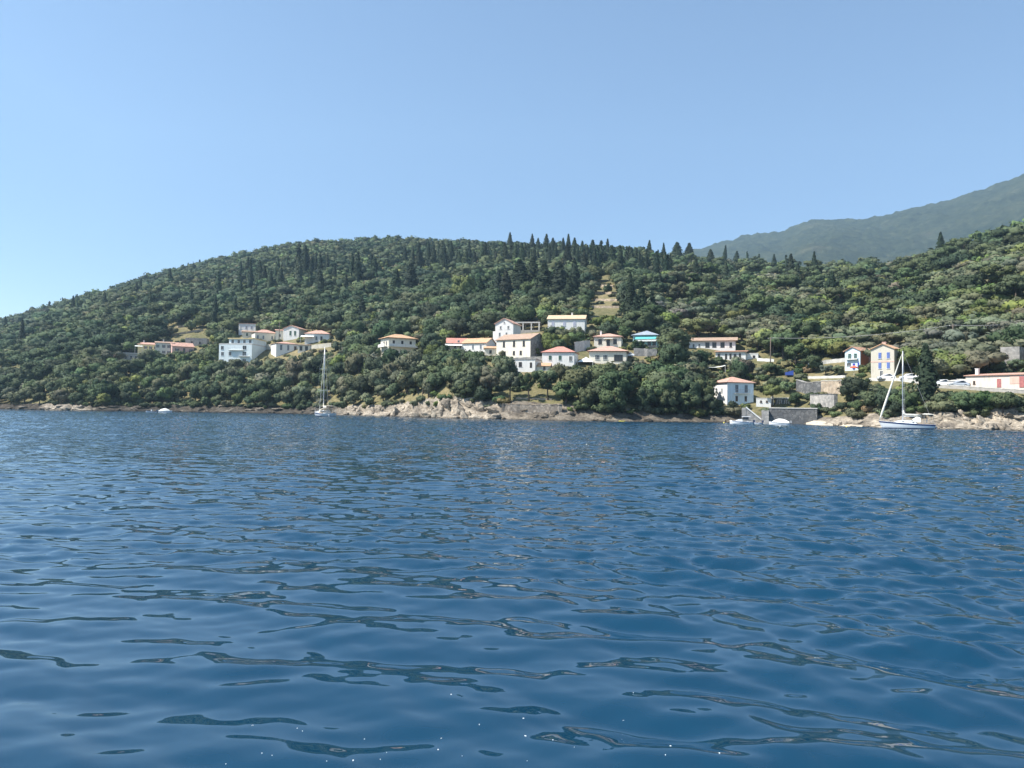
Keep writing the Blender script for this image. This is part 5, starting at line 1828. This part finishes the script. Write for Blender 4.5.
def pick(px, py, r, u):
    """kind, tone, height, width factor of a tree growing at a pixel"""
    q = cg.uniform()
    wx, wy = r * px / F, r
    nz = float(fbm(np.array([wx / 38.0]), np.array([wy / 38.0]), 2, 140)[0])
    q = float(np.clip(0.42 * q + 0.58 * (0.5 + (nz - 0.5) * 2.6), 0, 0.999))
    big = 0.8 + 0.75 * cg.uniform() ** 1.6
    if u < 2.9 and r < 340:                       # belt between the shore and the houses
        dry = 430 < px < 545 or px > 935
        if px > 560 and px < 730 and u < 2.4:
            return ('broadleaf', 'dark' if q < 0.72 else 'mid', cg.uniform(7.0, 10.5), cg.uniform(0.8, 1.05))
        if q < 0.10 and px > 420:
            return ('olive', 'silver' if q < 0.05 else 'olive', cg.uniform(4.2, 6.0), cg.uniform(0.9, 1.15))
        if q < (0.34 if px < 640 else 0.22):
            return ('broadleaf', 'fresh', cg.uniform(5.4, 8.2), cg.uniform(0.75, 1.0))
        if q < 0.38 + 0.06 * dry:
            return ('bush', 'dry' if dry and q < 0.42 else 'olive', cg.uniform(1.6, 2.8), cg.uniform(0.9, 1.3))
        return ('broadleaf', 'mid' if q < 0.60 else 'dark' if q < 0.78 else 'olive', cg.uniform(5.6, 7.4) * big, cg.uniform(0.75, 1.05))
    if r > 400 and u > 2.9:
        dens = np.interp(px, [-50, 60, 200, 300, 400, 520, 600, 640, 700, 860, 960], [0.02, 0.02, 0.04, 0.14, 0.24, 0.36, 0.32, 0.22, 0.08, 0.05, 0.02]) * np.interp(py, [240, 266, 272, 300, 325], [0.0, 0.15, 0.9, 1.3, 0.5])
        if px < 420 and py < 268:
            dens *= 0.1
        cl = float(fbm(np.array([wx / 55.0]), np.array([wy / 90.0]), 2, 240)[0])
        if cg.uniform() < dens * np.clip((cl - 0.36) * 6, 0, 2.4):
            hc = min(cg.uniform(11, 24) * (0.75 if px < 250 else 1.0), (py - float(np.interp(px, [0, 120, 250, 400, 620, 700, 760, 860, 940, 1024], [316, 284, 245, 240, 246, 259, 266, 271, 262, 245]))) * r / F)
            if hc > 8:
                return ('cypress', 'cyp' if cg.uniform() < .8 else 'dark', hc, cg.uniform(0.65, 1.5))
    if px > 640:                                  # drier right-hand slopes
        if q < 0.46:
            return ('olive', 'silver' if q < 0.10 else 'olive', cg.uniform(4.6, 7.2), cg.uniform(0.9, 1.25))
        if q < 0.56:
            return ('broadleaf', 'fresh', cg.uniform(4.5, 7.5), cg.uniform(0.9, 1.1))
        if q < 0.62:
            return ('bush', 'dry', cg.uniform(2.0, 3.4), cg.uniform(1, 1.4))
        if q < 0.66:
            return ('pine', 'mid', cg.uniform(8, 12), cg.uniform(0.8, 1.1))
        return ('broadleaf', 'dark' if q < 0.76 else 'mid', cg.uniform(5.2, 7.2) * big, cg.uniform(0.8, 1.1))
    if q < 0.36:
        return ('broadleaf', 'dark', cg.uniform(6.0, 7.8) * big, cg.uniform(0.8, 1.1))
    if q < 0.50:
        return ('olive', 'olive', cg.uniform(4.8, 7.0), cg.uniform(0.9, 1.2))
    if q < 0.54:
        return ('broadleaf', 'fresh', cg.uniform(5, 7.5), cg.uniform(0.85, 1.05))
    return ('broadleaf', 'mid', cg.uniform(5.6, 7.6) * big, cg.uniform(0.85, 1.15))


# trees that stand out in the photo: kind, pixel of the base, height in pixels, tone, width factor
FORCED = [
    ('cypress', 927, 405, 61, 'cyp', 1.35),
    ('pine', 510, 402, 32, 'olive', 0.85), ('pine', 529, 401, 33, 'mid', 0.85), ('pine', 548, 400, 31, 'dark', 0.9), ('pine', 490, 399, 27, 'olive', 0.9),
    ('broadleaf', 853, 401, 27, 'dark', 1.0), ('broadleaf', 872, 411, 24, 'mid', 1.1), ('broadleaf', 888, 414, 30, 'dark', 1.0), ('broadleaf', 905, 413, 26, 'mid', 1.0),
    ('broadleaf', 812, 404, 14, 'dark', 1.2), ('broadleaf', 797, 406, 16, 'dark', 1.1), ('pine', 772, 407, 25, 'fresh', 0.95),
    ('broadleaf', 978, 373, 27, 'dark', 1.15), ('broadleaf', 960, 371, 26, 'mid', 1.0), ('broadleaf', 1012, 357, 34, 'dark', 1.1), ('broadleaf', 948, 366, 22, 'olive', 1.0),
    ('broadleaf', 965, 413, 24, 'mid', 1.1), ('broadleaf', 985, 413, 26, 'dark', 1.1), ('broadleaf', 1003, 412, 24, 'mid', 1.1), ('broadleaf', 1021, 412, 20, 'dark', 1.1), ('bush', 945, 412, 14, 'olive', 1.2),
    ('broadleaf', 812, 373, 21, 'mid', 1.1), ('broadleaf', 838, 376, 13, 'olive', 1.1), ('olive', 826, 376, 13, 'silver', 1.0), ('broadleaf', 872, 372, 12, 'olive', 1.0),
    ('broadleaf', 463, 306, 36, 'fresh', 0.75), ('broadleaf', 611, 330, 15, 'fresh', 1.1), ('broadleaf', 598, 328, 13, 'fresh', 1.0),
    ('broadleaf', 384, 334, 11, 'fresh', 1.0), ('broadleaf', 552, 362, 13, 'mid', 1.1), ('broadleaf', 529, 356, 9, 'dark', 0.9), ('broadleaf', 536, 356, 9, 'fresh', 0.9),
    ('bush', 562, 333, 8, 'fresh', 1.1), ('bush', 548, 332, 5, 'mid', 1.5), ('bush', 572, 334, 5, 'mid', 1.5), ('broadleaf', 502, 358, 9, 'olive', 0.9),
    ('cypress', 361, 325, 27, 'cyp', 1.6), ('cypress', 832, 302, 31, 'cyp', 1.6), ('cypress', 814, 280, 28, 'cyp', 1.1), ('cypress', 941, 262, 30, 'cyp', 1.2),
    ('cypress', 786, 281, 26, 'cyp', 1.1), ('cypress', 790, 285, 31, 'cyp', 1.3), ('cypress', 774, 272, 18, 'cyp', 1.2),
    ('cypress', 677, 264, 22, 'cyp', 2.3), ('cypress', 688.5, 264, 21, 'cyp', 2.3), ('cypress', 628, 263, 15, 'cyp', 1.9), ('cypress', 592, 262, 22, 'cyp', 1.9),
    ('cypress', 607, 263, 24, 'cyp', 1.2), ('cypress', 568, 260, 26, 'cyp', 1.1), ('cypress', 510, 256, 23, 'cyp', 1.2), ('cypress', 574, 260, 22, 'cyp', 1.4), ('cypress', 649, 262, 22, 'cyp', 1.3),
    ('cypress', 664, 263, 20, 'cyp', 1.0), ('cypress', 724, 266, 24, 'cyp', 1.0), ('cypress', 711, 267, 18, 'cyp', 1.9), ('cypress', 563, 259, 21, 'cyp', 1.2), ('cypress', 546, 257, 23, 'cyp', 1.4),
    ('cypress', 552, 258, 20, 'cyp', 1.5), ('cypress', 532, 257, 23, 'cyp', 1.1), ('cypress', 538, 257, 19, 'cyp', 1.3), ('cypress', 582, 261, 20, 'cyp', 1.3), ('cypress', 601, 263, 22, 'cyp', 1.5),
    ('cypress', 638, 264, 15, 'cyp', 1.2), ('cypress', 658, 265, 15, 'cyp', 1.2), ('cypress', 736, 268, 20, 'cyp', 1.6), ('cypress', 747, 269, 18, 'cyp', 1.2), ('cypress', 759, 270, 16, 'cyp', 1.3), ('cypress', 622, 263, 13, 'cyp', 1.3), ('cypress', 700, 290, 22, 'cyp', 1.2), ('cypress', 752, 292, 20, 'cyp', 1.6), ('cypress', 798, 288, 24, 'cyp', 1.1), ('cypress', 822, 300, 18, 'cyp', 1.8), ('cypress', 870, 290, 14, 'cyp', 1.6), ('cypress', 718, 300, 16, 'cyp', 1.3), ('cypress', 660, 300, 26, 'cyp', 1.3), ('cypress', 672, 296, 18, 'cyp', 1.6),
    ('cypress', 419, 270, 28, 'cyp', 1.2), ('cypress', 427, 262, 20, 'cyp', 1.8), ('cypress', 433, 262, 20, 'cyp', 1.6), ('cypress', 448, 262, 20, 'cyp', 1.2), ('cypress', 370, 272, 18, 'cyp', 1.8), ('cypress', 267, 258, 10, 'cyp', 1.6),
    ('cypress', 628, 326, 40, 'cyp', 1.5), ('cypress', 635, 330, 34, 'cyp', 1.6), ('cypress', 642, 325, 42, 'cyp', 1.4), ('cypress', 629, 310, 36, 'cyp', 1.5), ('cypress', 645, 318, 24, 'mid', 2.2), ('cypress', 652, 322, 30, 'cyp', 1.5),
    ('cypress', 520, 300, 40, 'cyp', 2.2), ('cypress', 545, 302, 38, 'cyp', 2.2), ('cypress', 560, 304, 42, 'cyp', 1.9), ('cypress', 533, 296, 38, 'cyp', 1.8), ('cypress', 575, 300, 40, 'cyp', 1.5), ('cypress', 570, 308, 30, 'cyp', 1.8),
    ('cypress', 506, 306, 36, 'cyp', 1.6), ('cypress', 497, 300, 30, 'cyp', 1.5), ('cypress', 480, 305, 28, 'cyp', 2.0), ('cypress', 410, 300, 36, 'cyp', 1.9), ('cypress', 396, 300, 30, 'cyp', 2.0), ('cypress', 345, 298, 24, 'cyp', 1.3),
    ('cypress', 322, 300, 30, 'cyp', 1.4), ('broadleaf', 305, 268, 12, 'dark', 1.2), ('cypress', 99, 328, 15, 'cyp', 1.4), ('cypress', 136, 298, 16, 'cyp', 1.2), ('cypress', 140, 297, 17, 'cyp', 1.1), ('cypress', 154, 290, 14, 'cyp', 1.2),
    ('cypress', 19, 390, 16, 'cyp', 1.3), ('cypress', 97, 307, 9, 'cyp', 1.3), ('cypress', 88, 304, 8, 'cyp', 1.6), ('pine', 62, 311, 9, 'dark', 1.1), ('pine', 50, 315, 8, 'dark', 1.1), ('pine', 27, 322, 8, 'dark', 1.0), ('cypress', 78, 304, 6, 'cyp', 1.6),
    ('broadleaf', 940, 409, 19, 'olive', 1.0), ('broadleaf', 956, 404, 14, 'dark', 1.1), ('broadleaf', 972, 405, 15, 'mid', 1.1), ('broadleaf', 990, 404, 15, 'dark', 1.1), ('broadleaf', 1010, 405, 14, 'mid', 1.1),
    ('broadleaf', 817, 413, 11, 'mid', 1.1), ('broadleaf', 829, 401, 9, 'olive', 1.1), ('bush', 806, 400, 7, 'fresh', 1.3), ('bush', 822, 396, 5, 'olive', 1.4), ('broadleaf', 800, 384, 12, 'olive', 1.1), ('broadleaf', 846, 399, 12, 'mid', 1.0), ('broadleaf', 998, 374, 16, 'mid', 1.1), ('broadleaf', 1016, 371, 14, 'olive', 1.1), ('broadleaf', 700, 404, 20, 'mid', 1.0), ('bush', 948, 398, 8, 'mid', 1.3), ('bush', 830, 413, 7, 'mid', 1.3), ('bush', 822, 412, 6, 'dark', 1.3), ('broadleaf', 842, 412, 12, 'dark', 1.1), ('broadleaf', 858, 413, 15, 'mid', 1.0), ('bush', 836, 416, 6, 'olive', 1.3), ('bush', 858, 418, 8, 'mid', 1.2),
    ('broadleaf', 786, 393, 14, 'olive', 1.1), ('broadleaf', 774, 390, 14, 'mid', 1.0), ('broadleaf', 760, 378, 12, 'olive', 1.1), ('bush', 802, 384, 7, 'fresh', 1.3),
    ('broadleaf', 452, 382, 27, 'olive', 0.85), ('broadleaf', 470, 388, 30, 'mid', 0.85), ('broadleaf', 486, 386, 25, 'olive', 0.9), ('broadleaf', 498, 388, 24, 'mid', 0.9), ('broadleaf', 436, 392, 24, 'mid', 0.9), ('broadleaf', 424, 376, 20, 'olive', 0.9),
    ('broadleaf', 408, 374, 22, 'fresh', 0.95), ('broadleaf', 396, 380, 20, 'mid', 0.95), ('broadleaf', 560, 385, 24, 'mid', 0.9), ('broadleaf', 578, 388, 24, 'dark', 0.95), ('broadleaf', 596, 386, 22, 'mid', 0.95), ('broadleaf', 616, 390, 24, 'mid', 0.95), ('broadleaf', 634, 392, 26, 'fresh', 0.95), ('broadleaf', 645, 396, 24, 'fresh', 0.9),
    ('broadleaf', 662, 392, 28, 'mid', 0.95), ('broadleaf', 682, 390, 30, 'dark', 1.0), ('broadleaf', 700, 392, 28, 'mid', 0.95), ('broadleaf', 676, 358, 22, 'olive', 0.95), ('broadleaf', 664, 352, 18, 'mid', 0.95), ('olive', 690, 366, 17, 'silver', 1.0), ('broadleaf', 703, 364, 15, 'olive', 0.9),
    ('broadleaf', 342, 378, 26, 'fresh', 0.85), ('broadleaf', 356, 372, 24, 'mid', 0.85), ('broadleaf', 331, 380, 24, 'mid', 0.85), ('broadleaf', 368, 380, 22, 'fresh', 0.8), ('broadleaf', 310, 376, 20, 'mid', 0.9), ('broadleaf', 292, 378, 20, 'olive', 0.9),
    ('broadleaf', 250, 385, 22, 'mid', 1.0), ('broadleaf', 270, 380, 22, 'olive', 0.9), ('broadleaf', 245, 368, 8, 'mid', 1.2), ('cypress', 151, 356, 8, 'cyp', 1.0), ('bush', 597, 290, 3.5, 'olive', 1.3), ('bush', 612, 297, 3.5, 'mid', 1.3), ('bush', 600, 304, 4, 'olive', 1.2), ('bush', 609, 286, 3, 'dry', 1.3), ('bush', 616, 306, 4, 'mid', 1.3), ('bush', 594, 299, 3.5, 'dry', 1.3),
]
for kd, px, py, hp, tone, wf in FORCED:
    p = ground_at_pixel(px, py)
    add_tree(kd, p.x, p.y, p.z - 0.15, hp * p.y / F, wf, tone, True, 0.08)

# the woods
US = np.linspace(1.5, 5.5, 260)
AT = np.linspace(R(-39.5), R(43.5), 430)
_A, _U = np.meshgrid(AT, US, indexing='ij')
_x, _y, _z = ground_pt(_A.ravel(), _U.ravel())
RT = np.maximum.accumulate(np.hypot(_x, _y).reshape(_A.shape), axis=1)
ca, cr_ = [], []
rcur = 135.0
while rcur < 1150:
    sp = float(np.interp(rcur, [130, 330, 600, 1100], [4.3, 4.9, 6.0, 7.4]))
    az = np.arange(R(-39), R(43), sp / rcur)
    ca.append(az + cg.uniform(-0.42, 0.42, len(az)) * sp / rcur)
    cr_.append(rcur + cg.uniform(-0.42, 0.42, len(az)) * sp)
    rcur += sp * 0.80
ca, cr_ = np.concatenate(ca), np.concatenate(cr_)
cu = np.array([np.interp(r, RT[int(np.clip(round((a - AT[0]) / (AT[1] - AT[0])), 0, 429))], US) for a, r in zip(ca, cr_)])
gx, gy, gz = ground_pt(ca, cu)
for r, u, x, y, z in zip(np.hypot(gx, gy), cu, gx, gy, gz):
    x, y, z, r, u = float(x), float(y), float(z), float(r), float(u)
    if u <= (1.55 if 545 < _px(x, y) < 735 else 1.6) or u >= 5.22:
        continue
    px, py = pix((x, y, z))
    if px < -110 or px > 1230:
        continue
    keep = 1.0
    for (ex, ey, ew, eh, kp) in CLEAR:
        if ew and ((px - ex) / ew) ** 2 + ((py - ey) / eh) ** 2 < 1:
            keep = min(keep, kp)
    if cg.uniform() > keep * (0.66 if px > 640 and u > 2.9 else 0.88):
        continue
    kd, tone, h, wf = pick(px, py, r, u)
    if u < 2.0:
        h *= 0.72
    s = h / NOM_H[kd]
    hw = NOM_W[kd] * s * wf / 2 * F / y
    pt = pix((x, y, z + h))[1]
    if blocked(px, pt, py, hw, x, y, r):
        kd, tone, h = 'bush', str(cg.choice(['mid', 'olive', 'fresh'])), cg.uniform(1.0, 1.7)
        hw = NOM_W[kd] * h / NOM_H[kd] * wf / 2 * F / y
        if blocked(px, pix((x, y, z + h))[1], py, hw, x, y, r):
            continue
    add_tree(kd, x, y, z - 0.1, h, wf * (1.0 if kd == 'cypress' else 1.30 if px > 640 and u > 2.9 else 1.2 if r > 380 else 1.0), tone)

# scrub between the houses and along the top of the bank
for i in range(2600):
    px, py = cg.uniform(-10, 1120), cg.uniform(335, 426)
    wy = float(np.interp(px, [c[0] for c in TC], [c[1] for c in TC]))
    if i % 2 and (80 < px < 345 or 545 < px < 735):
        py = wy - cg.uniform(2.5, 10)
    if py > wy - 2.5:
        continue
    keep = 1.0
    for (ex, ey, ew, eh, kp) in CLEAR:
        if ew and ((px - ex) / ew) ** 2 + ((py - ey) / eh) ** 2 < 1:
            keep = min(keep, max(kp, 0.25) if py < wy - 9 else kp)
    if cg.uniform() > keep:
        continue
    az, u = u_at_pixel(px, py)
    gx, gy, gz = ground_pt(np.array([az]), np.array([u]))
    x, y, z = float(gx[0]), float(gy[0]), float(gz[0])
    edge = u < 2.05 and (80 < px < 345 or 545 < px < 735)
    if u < (1.62 if edge else 1.55) or u > 3.6 or any((t['x'] - x) ** 2 + (t['y'] - y) ** 2 < (2.0 if t['kind'] == 'bush' else 4.0) for t in TREES[-900:]):
        continue
    h = cg.uniform(1.0, 2.4) if edge else cg.uniform(0.9, 2.0)
    wf = cg.uniform(0.9, 1.3)
    hw = NOM_W['bush'] * h / NOM_H['bush'] * wf / 2 * F / y
    if blocked(px, pix((x, y, z + h))[1], py, hw, x, y, math.hypot(x, y)):
        continue
    q = cg.uniform()
    add_tree('bush', x, y, z - 0.1, h, wf, 'mid' if q < .4 else 'olive' if q < .68 else 'fresh' if q < .78 else 'dark' if q < .9 or edge else 'dry')

# how much of each shows, nearest first
TREES.sort(key=lambda t: t['r'])
cover = np.zeros((768, 1100), bool)
for (x0, y0, x1, y1, rr) in RECTS:
    pass
for t in TREES:
    x0, x1 = int(max(0, t['px'] - t['hw'] + 38)), int(min(1063, t['px'] + t['hw'] + 39))
    lo = {'pine': 0.45, 'broadleaf': 0.25, 'olive': 0.25}.get(t['kind'], 0.0)
    y0, y1 = int(max(0, t['pt'])), int(min(767, t['pb'] - lo * (t['pb'] - t['pt']) + 1))
    if x1 <= x0 or y1 <= y0:
        t['vis'], t['frac'] = 0, (0 if 0 < t['px'] < 1024 else 0.5)
        continue
    sub = cover[y0:y1, x0:x1]
    t['vis'] = float((~sub).sum())
    t['frac'] = t['vis'] / sub.size
    if x0 < 38:
        t['vis'] *= 0.6
    iy = int((y1 - y0) * 0.12)
    ix = int((x1 - x0) * 0.14)
    cover[y0 + iy:y1, x0 + ix:x1 - ix] = True

WORD = {'cypress': 'slender cypress', 'broadleaf': 'broadleaf tree', 'olive': 'olive tree', 'pine': 'pine', 'bush': 'small bush'}
ONAME = {'cypress': 'cypress_tree', 'broadleaf': 'broadleaf_tree', 'olive': 'olive_tree', 'pine': 'pine_tree', 'bush': 'bush'}
CATS = {'cypress': 'tree', 'broadleaf': 'tree', 'olive': 'tree', 'pine': 'tree', 'bush': 'bush'}
GRP = {'cypress': 'cypresses on the hillside', 'broadleaf': 'broadleaf trees on the shore and slopes', 'olive': 'olive trees on the slopes', 'pine': 'pines by the shore and on the ridge', 'bush': 'bushes along the shore and gardens'}
ORD = 'nearest second third fourth fifth sixth seventh eighth ninth tenth eleventh twelfth thirteenth fourteenth fifteenth sixteenth seventeenth eighteenth nineteenth twentieth'.split()
LIMIT = {'cypress': 270, 'broadleaf': 295, 'olive': 200, 'pine': 60, 'bush': 200}
chosen = []
for kd in LIMIT:
    c = [t for t in TREES if t['kind'] == kd and t['frac'] > 0.30 and 4 < t['px'] < 1020 and (t['forced'] or t['vis'] > 26)]
    c.sort(key=lambda t: -(t['vis'] + (1e4 if t['forced'] else 0)))
    for t in c[:LIMIT[kd]]:
        t['obj'] = True
        chosen.append(t)


def say_where(things, word_of, group_ix):
    """a label that singles each thing out by the landmark it stands nearest to, the side it stands on and its place in line"""
    bins = {}
    for t in things:
        cx, cy = t['px'], (t['pt'] + t['pb']) / 2
        best = min(LANDMARKS, key=lambda L: ((cx - L[1]) / 1.0) ** 2 + ((cy - L[2]) * 1.25) ** 2)
        dx, dy = cx - best[1], (cy - best[2])
        a = math.degrees(math.atan2(-dy, dx)) % 360
        side = ['right of', 'above-right of', 'above', 'above-left of', 'left of', 'below-left of', 'below', 'below-right of'][int(((a + 22.5) % 360) // 45)]
        t['_d'] = math.hypot(dx, dy)
        bins.setdefault((word_of(t), best[0], side), []).append(t)
    for (wd, lm, side), L in bins.items():
        L.sort(key=lambda t: t['_d'])
        for i, t in enumerate(L):
            if len(L) == 1:
                lab = f'{wd} {side} {lm}'
            elif i == 0:
                lab = f'{wd} {side} {lm}, nearest to it'
            else:
                lab = f'{wd} {side} {lm}, {ORD[min(i, 19)]} nearest'
            t['label'] = lab


say_where(chosen, lambda t: f"{TONE_WORD[t['tone']]} {WORD[t['kind']]}", 0)
for t in chosen:
    kd = t['kind']
    j = int(cg.integers(NPROTO[kd]))
    col = np.array(TONES[t['tone']]) * (1 + cg.normal(0, t['jit'])) * (1 + cg.normal(0, 0.06, 3))
    col = np.clip(col, 0.012, 0.4)
    e = empty(ONAME[kd], (t['x'], t['y'], t['z']), cg.uniform(0, 2 * PI), t['label'], CATS[kd], GRP[kd])
    s = t['s']
    e.rotation_euler = (cg.normal(0, .025), cg.normal(0, .025), e.rotation_euler[2])
    e.scale = (s * t['wf'], s * t['wf'], s)
    if kd == 'cypress':
        wv = s * t['wf']
        e.scale = (wv, wv, s)
    for nm, me in (('trunk', TRUNK_ME[kd, j]), ('crown', CROWN_ME[kd, j])):
        if nm == 'trunk' and kd in ('bush',):
            continue
        o = bpy.data.objects.new(nm, me)
        o.color = (*col, 1)
        o.parent = e
        COL.objects.link(o)

# everything farther off reads as one wood
VV, FF, CC, NN = [], [], [], []
off = 0
nfar = 0
for t in TREES:
    if t.get('obj'):
        continue
    if t['frac'] < 0.04 and cg.uniform() < 0.8:
        continue
    if t['vis'] < 6 and t['r'] < 320 and t['frac'] < 0.15:
        continue
    lod = 1 if t['r'] < 430 else 2
    v, f, n_ = FAR[t['kind'], lod][int(cg.integers(5))]
    a = cg.uniform(0, 2 * PI)
    c, s_ = math.cos(a), math.sin(a)
    s, wf = t['s'], t['wf']
    q = np.empty_like(v)
    q[:, 0] = (v[:, 0] * c - v[:, 1] * s_) * s * wf + t['x']
    q[:, 1] = (v[:, 0] * s_ + v[:, 1] * c) * s * wf + t['y']
    q[:, 2] = v[:, 2] * s + t['z']
    col = np.clip(np.array(TONES[t['tone']]) * (1 + cg.normal(0, 0.22)) * (1 + cg.normal(0, 0.06, 3)), 0.012, 0.4)
    VV.append(q)
    NN.append(np.stack([n_[:, 0] * c - n_[:, 1] * s_, n_[:, 0] * s_ + n_[:, 1] * c, n_[:, 2]], 1))
    FF.append(f + off)
    CC.append(np.broadcast_to(np.append(col, 1.0), (len(v), 4)))
    off += len(v)
    nfar += 1
VV, FF, CC = np.concatenate(VV), np.concatenate(FF), np.concatenate(CC)
me = np_mesh('woodland', VV, FF, M['leaf_far'], True)
me.normals_split_custom_set_from_vertices(np.concatenate(NN).astype(np.float32))
at_ = me.attributes.new('tint', 'FLOAT_COLOR', 'POINT')
at_.data.foreach_set('color', np.ascontiguousarray(CC, dtype=np.float32).ravel())
o = bpy.data.objects.new('woodland', me)
COL.objects.link(o)
tag(o, kind='stuff')
print('TREES', len(TREES), 'objects', {k: sum(1 for t in chosen if t['kind'] == k) for k in LIMIT}, 'far', nfar, 'tris', len(FF))
build_rocks()
make_haze()
